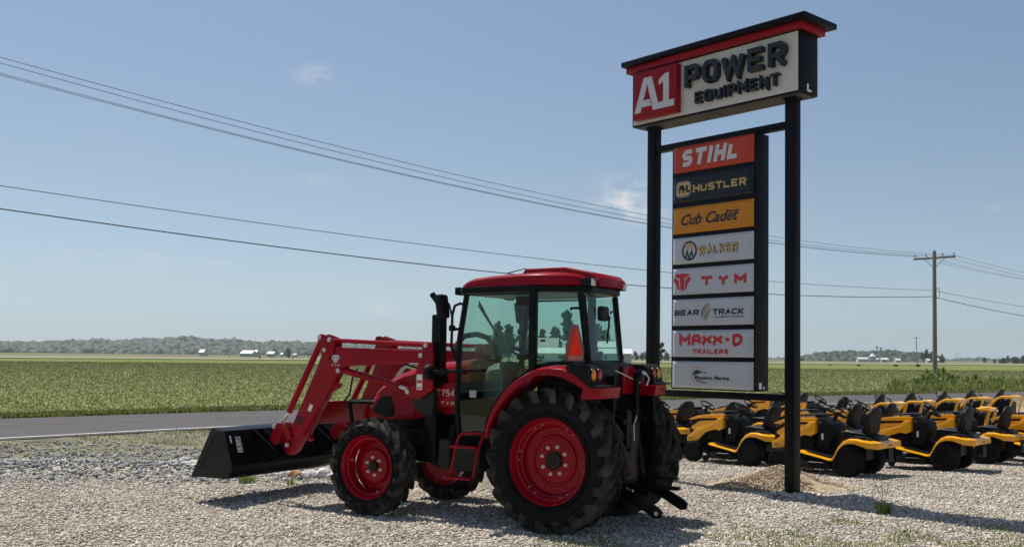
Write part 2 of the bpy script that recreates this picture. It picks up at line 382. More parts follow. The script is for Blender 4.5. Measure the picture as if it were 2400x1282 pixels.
def vnoise(x, y):
    xi = np.floor(x).astype(int); yi = np.floor(y).astype(int); fx = x - xi; fy = y - yi
    fx = fx * fx * (3 - 2 * fx); fy = fy * fy * (3 - 2 * fy)
    a = _tab[xi % 256, yi % 256]; b = _tab[(xi + 1) % 256, yi % 256]; c = _tab[xi % 256, (yi + 1) % 256]; d = _tab[(xi + 1) % 256, (yi + 1) % 256]
    return (a * (1 - fx) + b * fx) * (1 - fy) + (c * (1 - fx) + d * fx) * fy
def lot_z(x, y):
    x = np.asarray(x, float); y = np.asarray(y, float)
    rd = (nearY(x) - y) * .75                                   # distance to the road's edge line
    z = -.03 * np.clip(y - 15, 0, 6.5)
    z = z * np.clip((rd - .4) / 3.0, 0, 1)
    z = z + .05 * (vnoise(x * .8 + 5, y * .8) - .5) * np.clip(rd / 2, 0, 1) + .022 * (vnoise(x * 2.7, y * 2.7 + 9) - .5)
    z = z + .085 * np.exp(-(((x - 3.25) / .55) ** 2 + ((y - 12.55) / .32) ** 2))
    z = z + .10 * np.exp(-(((x + 7.5) / 3.2) ** 2 + ((y - 15.3) / .8) ** 2))   # low bank of grey stone on the left
    return z - .018 + .012 * np.clip((rd - 0) / 1.0, 0, 1)

# base ground to the horizon
def ground_mat():
    m = bpy.data.materials.new("far_ground"); m.use_nodes = True; nt = m.node_tree; b = nt.nodes["Principled BSDF"]; L = nt.links.new
    tcn = nt.nodes.new("ShaderNodeTexCoord"); mpn = nt.nodes.new("ShaderNodeMapping"); mpn.inputs['Scale'].default_value = (.0022, .0075, 1); mpn.inputs['Rotation'].default_value = (0, 0, radians(-20))
    n = nt.nodes.new("ShaderNodeTexNoise"); n.inputs['Scale'].default_value = 1; n.inputs['Detail'].default_value = 5; L(tcn.outputs['Object'], mpn.inputs[0]); L(mpn.outputs[0], n.inputs['Vector'])
    r = nt.nodes.new("ShaderNodeValToRGB"); e = r.color_ramp.elements
    e[0].position = .3; e[0].color = (.12, .13, .05, 1); e[1].position = .7; e[1].color = (.2, .16, .085, 1)
    for p, c in ((.42, (.19, .16, .08, 1)), (.5, (.1, .13, .04, 1)), (.58, (.21, .19, .1, 1))): el = r.color_ramp.elements.new(p); el.color = c
    L(n.outputs['Fac'], r.inputs[0]); L(r.outputs[0], b.inputs['Base Color']); b.inputs['Roughness'].default_value = .95; b.inputs['Specular IOR Level'].default_value = 0.1
    return m
b = MB(); b.face([(-5000, -300, -.32), (5000, -300, -.32), (5000, 7000, -.32), (-5000, 7000, -.32)])
tag(b.build("ground", ground_mat(), smooth=False), kind='structure')

# crop field across the road
def field_mat():
    m = bpy.data.materials.new("field_soil_and_crop"); m.use_nodes = True; nt = m.node_tree; b = nt.nodes["Principled BSDF"]; L = nt.links.new
    tcn = nt.nodes.new("ShaderNodeTexCoord")
    def nz(sc, det, stretch=None):
        v = tcn.outputs['Object']
        if stretch: mpn = nt.nodes.new("ShaderNodeMapping"); mpn.inputs['Scale'].default_value = stretch; mpn.inputs['Rotation'].default_value = (0, 0, radians(-18)); L(v, mpn.inputs[0]); v = mpn.outputs[0]
        n = nt.nodes.new("ShaderNodeTexNoise"); n.inputs['Scale'].default_value = sc; n.inputs['Detail'].default_value = det; L(v, n.inputs['Vector']); return n.outputs['Fac']
    r = nt.nodes.new("ShaderNodeValToRGB"); e = r.color_ramp.elements; e[0].position = .34; e[0].color = (.115, .14, .028, 1); e[1].position = .68; e[1].color = (.20, .22, .062, 1)
    mx = nt.nodes.new("ShaderNodeMath"); mx.operation = 'MULTIPLY_ADD'; mx.inputs[1].default_value = .55
    a = nz(1.3, 6); c = nz(1.0, 4, (.03, .22, 1)); L(a, mx.inputs[0])
    k = nt.nodes.new("ShaderNodeMath"); k.operation = 'MULTIPLY'; k.inputs[1].default_value = .45; L(c, k.inputs[0]); L(k.outputs[0], mx.inputs[2])
    L(mx.outputs[0], r.inputs[0]); L(r.outputs[0], b.inputs['Base Color']); b.inputs['Roughness'].default_value = .9; b.inputs['Specular IOR Level'].default_value = .1
    return m
HW = np.array([(-420, 122), (-98, 246), (126, 331), (600, 511)], float)      # the highway beyond the field
b = MB(); fa = resample(FAR, 40); ha = resample(HW, 40)
V = [(p[0], p[1] + .05, -.005) for p in fa] + [(p[0], p[1], -.005) for p in ha]
F = [(i, i + 1, 40 + i + 1, 40 + i) for i in range(39)]
o = np_mesh("field", V, F, field_mat(), 'structure')

# road with edge lines
def road_mat():
    m = mat("worn_asphalt", (.078, .073, .076), rough=.85, var=.16, scale=1.2, bump=.25, bscale=180, detail=8, spec=.3, stretch=(.25, .25, 1))
    return m
na = resample(NEAR, 120); fb = resample(FAR, 120)
# road runs a little inside both lines
tn = np.gradient(na, axis=0); tn /= np.hypot(*tn.T)[:, None]; nn_ = np.c_[-tn[:, 1], tn[:, 0]]
near_edge = na - nn_ * .42
V = [(p[0], p[1], .0) for p in near_edge] + [(p[0], p[1], .0) for p in fb]
F = [(i, i + 1, 120 + i + 1, 120 + i) for i in range(119)]
np_mesh("road", V, F, road_mat(), 'structure')
M['paintwhite'] = mat("white_road_paint", (.68, .66, .6), rough=.8, var=.2, scale=3)
M['paintyellow'] = mat("yellow_road_paint", (.30, .21, .10), rough=.8, var=.25, scale=3)
def line_strip(c, w, m, name, z=.006):
    t = np.gradient(c, axis=0); t /= np.hypot(*t.T)[:, None]; n = np.c_[-t[:, 1], t[:, 0]]
    A = c + n * w / 2; B = c - n * w / 2; k = len(c)
    np_mesh(name, [(p[0], p[1], z) for p in A] + [(p[0], p[1], z) for p in B], [(i, i + 1, k + i + 1, k + i) for i in range(k - 1)], m, 'structure')
line_strip(na, .13, M['paintwhite'], "road_edge_line")
mid = na * .38 + fb * .62
line_strip(mid + nn_ * .09, .05, M['paintyellow'], "road_centre_line"); line_strip(mid - nn_ * .09, .05, M['paintyellow'], "road_centre_line")

# gravel lot: one uneven sheet from the camera to the road
def lot_mat():
    m = bpy.data.materials.new("gravel_lot"); m.use_nodes = True; nt = m.node_tree; b = nt.nodes["Principled BSDF"]; L = nt.links.new
    tcn = nt.nodes.new("ShaderNodeTexCoord"); at = nt.nodes.new("ShaderNodeAttribute"); at.attribute_name = "dirt"
    vo = nt.nodes.new("ShaderNodeTexVoronoi"); vo.inputs['Scale'].default_value = 38; L(tcn.outputs['Object'], vo.inputs['Vector'])
    n = nt.nodes.new("ShaderNodeTexNoise"); n.inputs['Scale'].default_value = 3.0; n.inputs['Detail'].default_value = 7; L(tcn.outputs['Object'], n.inputs['Vector'])
    r = nt.nodes.new("ShaderNodeValToRGB"); e = r.color_ramp.elements; e[0].position = .15; e[0].color = (.25, .22, .18, 1); e[1].position = .9; e[1].color = (.68, .62, .54, 1)
    sx = nt.nodes.new("ShaderNodeSeparateColor"); L(vo.outputs['Color'], sx.inputs[0]); L(sx.outputs[0], r.inputs[0])
    d = nt.nodes.new("ShaderNodeValToRGB"); e = d.color_ramp.elements; e[0].position = .35; e[0].color = (.115, .10, .07, 1); e[1].position = .66; e[1].color = (.27, .235, .15, 1)
    el = d.color_ramp.elements.new(.5); el.color = (.14, .15, .06, 1)
    L(n.outputs['Fac'], d.inputs[0])
    mx = nt.nodes.new("ShaderNodeMix"); mx.data_type = 'RGBA'; L(at.outputs['Fac'], mx.inputs[0]); L(r.outputs[0], mx.inputs[6]); L(d.outputs[0], mx.inputs[7]); L(mx.outputs[2], b.inputs['Base Color'])
    bp = nt.nodes.new("ShaderNodeBump"); bp.inputs['Strength'].default_value = .9; bp.inputs['Distance'].default_value = .03; L(vo.outputs['Distance'], bp.inputs['Height']); bp.invert = True; L(bp.outputs[0], b.inputs['Normal'])
    b.inputs['Roughness'].default_value = .95; b.inputs['Specular IOR Level'].default_value = .15
    return m
def lot():
    nu, nv = 300, 210
    xs = np.linspace(-26, 46, nu); V = []; D = []
    tv = np.linspace(0, 1, nv) ** .8
    X = np.repeat(xs[:, None], nv, 1); top = nearY(xs) - .25; Y = 1.5 + (top[:, None] - 1.5) * tv[None, :]
    Y = np.where(top[:, None] > 2, Y, top[:, None] + 0 * Y)
    Z = lot_z(X, Y); rd = (nearY(X) - Y) * .75
    Z = np.where(rd < .35, -.006, Z)
    dirt = np.clip(1 - (rd - 1.0) / 3.4, 0, 1) + (vnoise(X * .9, Y * .9) - .5) * 1.1 * np.clip(1 - rd / 8, 0, 1)
    lf = np.clip((-3.8 - .25 * (Y - 15) - X) / 1.2, 0, 1) * np.clip((Y - 14.6 - .25 * (X + 8)) / .9, 0, 1); dirt = np.clip(np.maximum(dirt, .75 * lf), 0, 1)
    V = np.c_[X.ravel(), Y.ravel(), Z.ravel()]
    idx = np.arange(nu * nv).reshape(nu, nv)
    Fq = np.c_[idx[:-1, :-1].ravel(), idx[1:, :-1].ravel(), idx[1:, 1:].ravel(), idx[:-1, 1:].ravel()]
    o = np_mesh("gravel_lot", V, Fq, lot_mat(), 'structure', smooth=True)
    at = o.data.attributes.new("dirt", 'FLOAT', 'POINT'); at.data.foreach_set("value", dirt.ravel().astype(np.float32))
lot()

def scatter_stones(name, P, R, tones, m, seed=1, flat=.65):
    rs = np.random.RandomState(seed); n = len(P)
    base = np.array([(1, 0, 0), (-1, 0, 0), (0, 1, 0), (0, -1, 0), (0, 0, 1), (0, 0, -1)], float)
    V = base[None] * (1 + rs.uniform(-.35, .35, (n, 6, 1))) + rs.uniform(-.28, .28, (n, 6, 3))
    V *= np.stack([rs.uniform(.8, 1.35, n), rs.uniform(.7, 1.1, n), rs.uniform(.45, .9, n) * flat / .65], 1)[:, None]
    a = rs.uniform(0, 2 * pi, n); ca, sa = np.cos(a)[:, None], np.sin(a)[:, None]
    x, y = V[..., 0] * ca - V[..., 1] * sa, V[..., 0] * sa + V[..., 1] * ca
    t = rs.uniform(-.6, .6, n)[:, None]; y, z = y * np.cos(t) - V[..., 2] * np.sin(t), y * np.sin(t) + V[..., 2] * np.cos(t)
    V = np.stack([x, y, z], -1) * R[:, None, None] + P[:, None]
    f = np.array([(0, 2, 4), (2, 1, 4), (1, 3, 4), (3, 0, 4), (2, 0, 5), (1, 2, 5), (3, 1, 5), (0, 3, 5)])
    Fc = (f[None] + 6 * np.arange(n)[:, None, None]).reshape(-1, 3)
    np_mesh(name, V.reshape(-1, 3), Fc, m, 'stuff', cols=np.repeat(tones, 8))
def wedge(n, y0, y1, rs, pw=1.0, m=.20):
    # points over the ground the photograph looks at
    y = (y0 ** pw + (y1 ** pw - y0 ** pw) * rs.rand(n)) ** (1 / pw)
    x = (rs.rand(n) * (1.02 + 2 * m) - .596 - m) * y
    return x, y
rs = np.random.RandomState(11)
x, y = wedge(310000, 8.6, 21.5, rs, 1.25)
rd = (nearY(x) - y) * .75
keep = (rd > 1.2) & (rs.rand(len(x)) < np.clip((rd - 1.2) / 3.5, .06, 1))
keep &= rs.rand(len(x)) < .45 + 1.1 * vnoise(x * .55 + 3, y * .9 + .4 * x)
keep &= ~((x < -3.6 - .25 * (y - 15)) & (y > 14.3 + .25 * (x + 8) + .5 * (vnoise(x * .7, y * .7) - .5)) & (rs.rand(len(x)) < .9))
x, y = x[keep], y[keep]; R = .0095 + .014 * rs.rand(len(x)) ** 2.4
P = np.c_[x, y, lot_z(x, y) + R * .25]
scatter_stones("gravel", P, R, np.clip(rs.rand(len(x)) * .9 + .25 * (vnoise(x * 1.2, y * 1.2) - .5), 0, 1), M['gravel'], 2)
a_ = rs.uniform(0, 2 * pi, 900); r_ = .10 + .35 * rs.rand(900) ** 1.6; cx_ = np.where(rs.rand(900) < .5, 2.539, .826); cy_ = np.where(cx_ > 2, 13.029, 14.81)
xx, yy = cx_ + r_ * np.cos(a_), cy_ + r_ * np.sin(a_); R = .016 + .022 * rs.rand(900) ** 2
scatter_stones('post_gravel', np.c_[xx, yy, lot_z(xx, yy) + .05 * np.clip(1 - r_ / .4, 0, 1)], R, rs.rand(900), M['gravel'], 4)
x, y = wedge(36000, 13.6, 20.5, rs, 1.2); k = (x < -4.0 - .15 * (y - 14)) & (rs.rand(len(x)) < np.clip(.25 + .75 * np.exp(-((y - 15.4 - .3 * (x + 8) * .2) / 1.3) ** 2), 0, 1)) & (((nearY(x) - y) * .75) > 1.1)
x, y = x[k], y[k]; R = .018 + .03 * rs.rand(len(x)) ** 2
scatter_stones("grey_gravel", np.c_[x, y, lot_z(x, y) + R * .3], R, rs.rand(len(x)), M['greygravel'], 3, .8)

# thin leaves and blades as many small faces
def cards(name, P, size, tones, m, seed, aspect=.35, tilt=.9, kind='stuff', up=True):
    rs = np.random.RandomState(seed); n = len(P)
    a = rs.uniform(0, 2 * pi, n); t = rs.uniform(0, tilt, n)
    d = np.stack([np.cos(a) * np.sin(t), np.sin(a) * np.sin(t), np.cos(t)], 1)
    s = np.stack([-np.sin(a), np.cos(a), rs.uniform(-.2, .2, n)], 1) * (size * aspect)[:, None]
    L = d * size[:, None]
    V = np.stack([P - s * .35, P + s * .35, P + L * .6 + s, P + L, P + L * .6 - s], 1).reshape(-1, 3)
    Fc = np.array([0, 1, 2, 3, 4])[None] + 5 * np.arange(n)[:, None]
    return np_mesh(name, V, Fc, m, kind, cols=tones)
rs = np.random.RandomState(21)
x, y = wedge(400000, 26, 170, rs, .6)
k = y > farY(x) + 1.6
x, y = x[k], y[k]; sz = .016 + .042 * rs.rand(len(x)) ** 1.5 + .0008 * y
tn_ = np.clip(rs.rand(len(x)) ** 1.6 * (1.05 - .0035 * y), 0, 1)
cards("crop_plants", np.c_[x, y, np.full(len(x), -.01)], sz, tn_, M['crop'], 5, .4, 1.5)
# rank grass on the verge between field and road
x, y = wedge(70000, 24, 75, rs, .8); k = rs.rand(len(x)) < 1
x0 = x; off = .1 + 1.3 * rs.rand(len(x)) ** 1.4; y = farY(x0) + off / .72
k = (np.abs(x0 / y + .08) < .62)
x0, y = x0[k], y[k]; cards("verge_grass", np.c_[x0, y, np.full(len(y), -.01)], .06 + .10 * rs.rand(len(y)), np.clip(rs.rand(len(y)), 0, 1), M['grass'], 6, .16, .9)
# thin grass on the near shoulder
x, y = wedge(26000, 14, 48, rs, .9); off = rs.rand(len(x)) ** 1.3 * 3.4 + .45; y = nearY(x) - off / .75; k = (np.abs(x / np.maximum(y, 1) + .08) < .62) & (vnoise(x * .7, y * .7) > .38)
x, y = x[k], y[k]; cards("shoulder_grass", np.c_[x, y, lot_z(x, y)], .02 + .045 * rs.rand(len(x)), np.clip(rs.rand(len(x)), 0, 1), M['shoulder'], 7, .2, 1.2)

# ------------------------------------------------------------------ pylon sign
def build_sign():
    R0 = empty("pylon_sign", (2.539, 13.029, 0), -0.804)
    tag(R0, "tall roadside sign on two black posts, headboard above eight stacked panels", "sign")
    fx = lambda w: (lambda p, a: (p[0], w - a, p[1]))            # letters stand proud of the plane y=w, towards the reader
    for u in (0, -2.468):
        MB().box((u, 0, 2.55), (.150, .150, 5.27)).bevel(.012).build("post", M['signblack'], R0)
        MB().box((u, 0, 5.168), (.185, .185, .035)).bevel(.005).build("post_collar", M['signblack'], R0)
    # headboard cabinet
    cab = MB().box(((-2.728 + .247) / 2, 0, 5.60), (2.975, .414, .826)).bevel(.006).build("headboard", M['signblack'], R0)
    MB().box((-1.24, 0, 5.183), (2.93, .37, .012)).build("soffit", M['signdark'], cab)
    MB().box((-1.24, 0, 5.176), (.012, .36, .006)).build("soffit_seam", M['signblack'], cab)
    MB().box((-1.2365, -.2085, 5.592), (2.93, .006, .77)).build("white_face", M['signwhite'], cab)
    MB().box((-1.24, 0, 6.035), (3.115, .56, .09)).bevel(.006).build("red_band", M['signred'], R0)
    MB().box((-1.24, 0, 5.998), (3.02, .46, .02)).build("band_shadow_gap", M['signblack'], R0)
    MB().box((-1.19, 0, 6.112), (3.25, .74, .072)).bevel(.006).build("cap", M['signblack'], R0)
    # red logo box with A1
    bx = MB().box((-2.192, -.262, 5.602), (.862, .10, .70)).bevel(.012).build("logo_box", M['signred'], R0)
    f = fx(-.3125)
    mb = MB()
    A = [(-2.575, 5.345), (-2.39, 5.84), (-2.215, 5.84), (-2.10, 5.48), (-2.055, 5.48), (-2.055, 5.36), (-2.24, 5.345), (-2.262, 5.425), (-2.435, 5.425), (-2.46, 5.345)]
    hole = [(-2.405, 5.515), (-2.285, 5.515), (-2.335, 5.71)]
    mb.prism([(-2.575, 5.345), (-2.455, 5.345), (-2.322, 5.755), (-2.322, 5.845), (-2.392, 5.845)], 0, .012, fn=f)
    mb.prism([(-2.322, 5.845), (-2.322, 5.755), (-2.205, 5.345), (-2.075, 5.345), (-2.235, 5.845)], 0, .012, fn=f)
    mb.prism([(-2.43, 5.42), (-2.24, 5.42), (-2.27, 5.515), (-2.40, 5.515)], 0, .0125, fn=f)
    mb.prism([(-2.09, 5.69), (-2.09, 5.765), (-1.975, 5.84), (-1.90, 5.84), (-1.90, 5.345), (-2.005, 5.345), (-2.005, 5.735)], 0, .012, fn=f)
    mb.prism([(-2.12, 5.345), (-1.80, 5.345), (-1.80, 5.44), (-2.09, 5.44)], 0, .0115, fn=f)
    mb.build("logo_letters", M['letterwhite'], bx, smooth=False)
    # raised channel letters
    f = fx(-.2115)
    def word(txt, x0, x1, y0, y1, th, dep, name, gap):
        tot = sum(WID.get(c, 1.0) for c in txt) + gap * (len(txt) - 1); un = (x1 - x0) / tot; x = x0
        for c in txt:
            w = WID.get(c, 1.0) * un
            strokes(c, x, x + w, y0, y1, th, f, dep).bevel(.004, 40, 1).build(name, M['letterdark'], R0)
            x += w + gap * un
    WID['I'] = .3
    word("POWER", -1.630, .085, 5.565, 5.872, .068, .095, "channel_letter", .22)
    word("EQUIPMENT", -1.455, -.03, 5.312, 5.474, .034, .075, "channel_letter", .24)
    WID['I'] = .42
    # union label on the cabinet end
    MB().box((.2485, -.02, 5.27), (.003, .035, .10)).box((.2485, .03, 5.235), (.003, .06, .028)).build("end_label", M['whitevinyl'], R0)
    # cross bars and panel cabinet
    MB().box((-1.234, 0, 4.832), (2.468 - .15, .11, .092)).bevel(.005).build("crossbar", M['signblack'], R0)
    MB().box((-1.234, 0, 1.255), (2.468 - .15, .11, .092)).bevel(.005).build("crossbar", M['signblack'], R0)
    pc = MB().box((-1.2315, 0, 3.055), (1.477, .302, 3.456)).bevel(.006).build("panel_cabinet", M['signblack'], R0)
    MB().box((-.4915, -.03, 1.40), (.003, .06, .085)).box((-.4915, .045, 1.375), (.003, .035, .03)).build("end_label", M['whitevinyl'], pc)
    tops = [4.768, 4.335, 3.895, 3.462, 3.027, 2.590, 2.151, 1.717]
    mats_ = ['panelorange', 'panelblack', 'panelyellow'] + ['panelwhite'] * 5
    desc = ["orange", "black", "yellow", "white", "white", "white", "white", "white"]
    U0, U1 = -1.942, -.509; w0 = -.1515; PW = w0 - .028
    PN = []
    for i, (t, mm) in enumerate(zip(tops, mats_)):
        z0, z1 = t - .372, t; ix, iz = .055, .030
        rings = []
        for (dx, dz, yy) in ((0, 0, w0), (0, 0, w0 - .006), (.012, .010, w0 - .010), (.040, .024, w0 - .024), (.055, .034, w0 - .028)):
            rings.append([(U0 + dx, yy, z0 + dz), (U1 - dx, yy, z0 + dz), (U1 - dx, yy, z1 - dz), (U0 + dx, yy, z1 - dz)])
        o = MB().loft(rings).build("sign_panel", M[mm], R0, ang=12); o['label'] = desc[i] + " sign panel"
        PN.append(o)
    f = fx(PW - .0008); D = .0035
    def st(i, name, txt, x0, x1, y0, y1, th, m, **k): return strokes(txt, x0, x1, y0, y1, th, f, D, **k).build(name, M[m], PN[i], smooth=False)
    # 1 slanted capitals in white
    st(0, "lettering", "STIHL", -1.785, -.705, 4.472, 4.705, .062, 'letterwhite', shear=.23, gap=.2)
    # 2 gold letters with a framed H emblem
    st(1, "lettering", "HUSTLER", -1.552, -.62, 4.090, 4.192, .024, 'lettergold', gap=.18)
    mb = MB()
    for (a, c) in ((-1.548, 4.092), (-1.548, 4.176)): mb.prism([(a - .018, c), (a + .03, c), (a + .03, c + .014), (a - .018, c + .014)], 0, D + .0008, fn=f)
    mb.build("lettering_serif", M['lettergold'], PN[1], smooth=False)
    def rr(x0, x1, y0, y1, r, n=5):
        out = []
        for (cx, cy, a0) in ((x1 - r, y1 - r, 0), (x0 + r, y1 - r, 90), (x0 + r, y0 + r, 180), (x1 - r, y0 + r, 270)):
            for k in range(n + 1): a = radians(a0 + 90 * k / n); out.append((cx + r * cos(a), cy + r * sin(a)))
        return out
    mb = MB(); mb.ribbon(rr(-1.862, -1.602, 4.046, 4.256, .06), .004, 0, D, f, closed=True)
    mb.build("emblem_frame", M['letterwhite'], PN[1], smooth=False)
    mb = MB(); t_ = .017
    mb.ribbon([(-1.828, 4.165), (-1.828, 4.205), (-1.805, 4.228), (-1.648, 4.228), (-1.632, 4.21), (-1.632, 4.13)], t_, 0, D, f)
    mb.ribbon([(-1.832, 4.155), (-1.832, 4.078), (-1.66, 4.078), (-1.636, 4.10)], t_, 0, D, f)
    mb.ribbon([(-1.70, 4.228), (-1.70, 4.165)], t_, 0, D + .0006, f); mb.ribbon([(-1.77, 4.078), (-1.77, 4.145)], t_, 0, D + .0006, f); mb.ribbon([(-1.70, 4.14), (-1.70, 4.095)], t_ * .8, 0, D + .001, f)
    mb.build("emblem", M['lettergold'], PN[1], smooth=False)
    # 3 script-like name
    font_text("lettering", "Cub Cadet", -1.772, -.745, 3.632, 3.790, f, D, M['letterblack'], PN[2], offset=.022, shear=.38)
    MB().prism([(-.955, 3.752), (-.742, 3.752), (-.735, 3.770), (-.95, 3.770)], 0, D + .001, fn=f).build("lettering_bar", M['letterblack'], PN[2], smooth=False)
    # 4 ring emblem of two Ws and gold name
    mb = MB(); ring = [(-1.615 + .125 * cos(2 * pi * k / 36), 3.269 + .124 * sin(2 * pi * k / 36)) for k in range(36)]
    mb.ribbon(ring, .0135, 0, D, f, closed=True)
    mb.ribbon([(-1.683, 3.165), (-1.655, 3.262), (-1.62, 3.165), (-1.612, 3.165), (-1.577, 3.262), (-1.547, 3.165)], .011, 0, D + .0006, f)
    mb.build("emblem", M['letterblack'], PN[3], smooth=False)
    MB().ribbon([(-1.688, 3.375), (-1.658, 3.268), (-1.618, 3.375), (-1.612, 3.375), (-1.574, 3.268), (-1.543, 3.375)], .009, 0, D + .0006, f).build("emblem", M['lettergold'], PN[3], smooth=False)
    strokes("WALKER", -1.456, -.750, 3.204, 3.330, .034, f, D, gap=.14).build("lettering", M['letterblack'], PN[3], smooth=False)
    strokes("WALKER", -1.450, -.756, 3.211, 3.323, .020, fx(PW - .0048), D, gap=.15).build("lettering", M['lettergold'], PN[3], smooth=False)
    # 5 red horned emblem and wide-set capitals
    mb = MB()
    mb.prism([(-1.90, 2.935), (-1.82, 2.952), (-1.68, 2.952), (-1.598, 2.94), (-1.67, 2.895), (-1.705, 2.89), (-1.715, 2.712), (-1.775, 2.712), (-1.79, 2.89), (-1.835, 2.893)], 0, D, fn=f)
    mb.prism([(-1.905, 2.905), (-1.815, 2.86), (-1.80, 2.72), (-1.825, 2.73), (-1.86, 2.81), (-1.90, 2.84)], 0, D, fn=f)
    mb.prism([(-1.595, 2.91), (-1.685, 2.862), (-1.70, 2.722), (-1.675, 2.732), (-1.64, 2.812), (-1.598, 2.845)], 0, D, fn=f)
    mb.build("emblem", M['letterred'], PN[4], smooth=False)
    for c, x0, x1 in (("T", -1.394, -1.205), ("Y", -1.102, -.905), ("M", -.816, -.612)):
        st(4, "lettering", c, x0, x1, 2.772, 2.897, .044, 'letterred')
    # 6 black extended capitals with claw marks
    st(5, "lettering", "BEAR", -1.893, -1.430, 2.360, 2.438, .020, 'letterblack', gap=.16, shear=.12)
    st(5, "lettering", "TRACK", -1.195, -.648, 2.360, 2.438, .020, 'letterblack', gap=.14, shear=.12)
    font_text("small_lettering", "ALUMINUM TRAILERS", -1.170, -.650, 2.316, 2.338, f, .002, M['letterblack'], PN[5], shear=.2)
    mb = MB(); mg = MB()
    for (x0, y0, x1, y1) in ((-1.402, 2.350, -1.288, 2.520), (-1.385, 2.310, -1.248, 2.526), (-1.348, 2.280, -1.224, 2.488), (-1.308, 2.268, -1.203, 2.448)):
        q = lambda k, o: (x0 + (x1 - x0) * k - .018 * sin(pi * k) + o, y0 + (y1 - y0) * k + .012 * sin(pi * k))
        mb.prism([q(0, 0), q(.3, .013), q(.6, .014), q(1, 0), q(.6, -.012), q(.3, -.011)], 0, D, fn=f)
        mg.prism([q(.12, 0), q(.4, .007), q(.62, .007), q(.85, 0), q(.62, -.006), q(.4, -.006)], 0, D + .0015, fn=f)
    mb.build("claw_marks", M['letterblack'], PN[5], smooth=False); mg.build("claw_marks", M['lettergold'], PN[5], smooth=False)
    # 7 red block capitals over a smaller line
    st(6, "lettering", "MaxxD".replace("D", "-D"), -1.792, -.675, 1.941, 2.094, .046, 'letterred', gap=.13)
    st(6, "small_lettering", "TRAILERS", -1.546, -.914, 1.822, 1.888, .018, 'letterred', gap=.22)
    # 8 boat-in-a-ring emblem with a name
    mb = MB(); arc = [(-1.446 + .119 * cos(radians(a)), 1.526 + .117 * sin(radians(a))) for a in range(40, 318, 9)]
    mb.ribbon(arc, .006, 0, D, f)
    for (ax, ay, bx_, by) in ((-1.446, 1.643, -1.446, 1.662), (-1.446, 1.409, -1.446, 1.39), (-1.565, 1.526, -1.585, 1.526)): mb.ribbon([(ax, ay), (bx_, by)], .003, 0, D + .0006, f)
    mb.build("emblem_ring", M['lettergold'], PN[7], smooth=False)
    mb = MB()
    mb.prism([(-1.54, 1.535), (-1.525, 1.572), (-1.47, 1.60), (-1.43, 1.595), (-1.385, 1.575), (-1.42, 1.565)], 0, D, fn=f)
    mb.ribbon([(-1.53, 1.528), (-1.40, 1.564), (-1.30, 1.566), (-1.302, 1.556)], .0055, 0, D + .0006, f)
    mb.build("emblem_boat", M['letternavy'], PN[7], smooth=False); mb = MB()
    mb.ribbon([(-1.48, 1.452), (-1.41, 1.448), (-1.33, 1.422), (-1.285, 1.428), (-1.285, 1.44)], .0065, 0, D, f)
    mb.build("emblem_wave", M['letternavy'], PN[7], smooth=False)
    font_text("lettering", "Massimo Marine", -1.508, -.898, 1.468, 1.522, f, D, M['letternavy'], PN[7], offset=.018)
    MB().prism([(-1.26, 1.443), (-.90, 1.438), (-.90, 1.444), (-1.26, 1.449)], 0, .002, fn=f).build("small_lettering", M['lettergold'], PN[7], smooth=False)
build_sign()

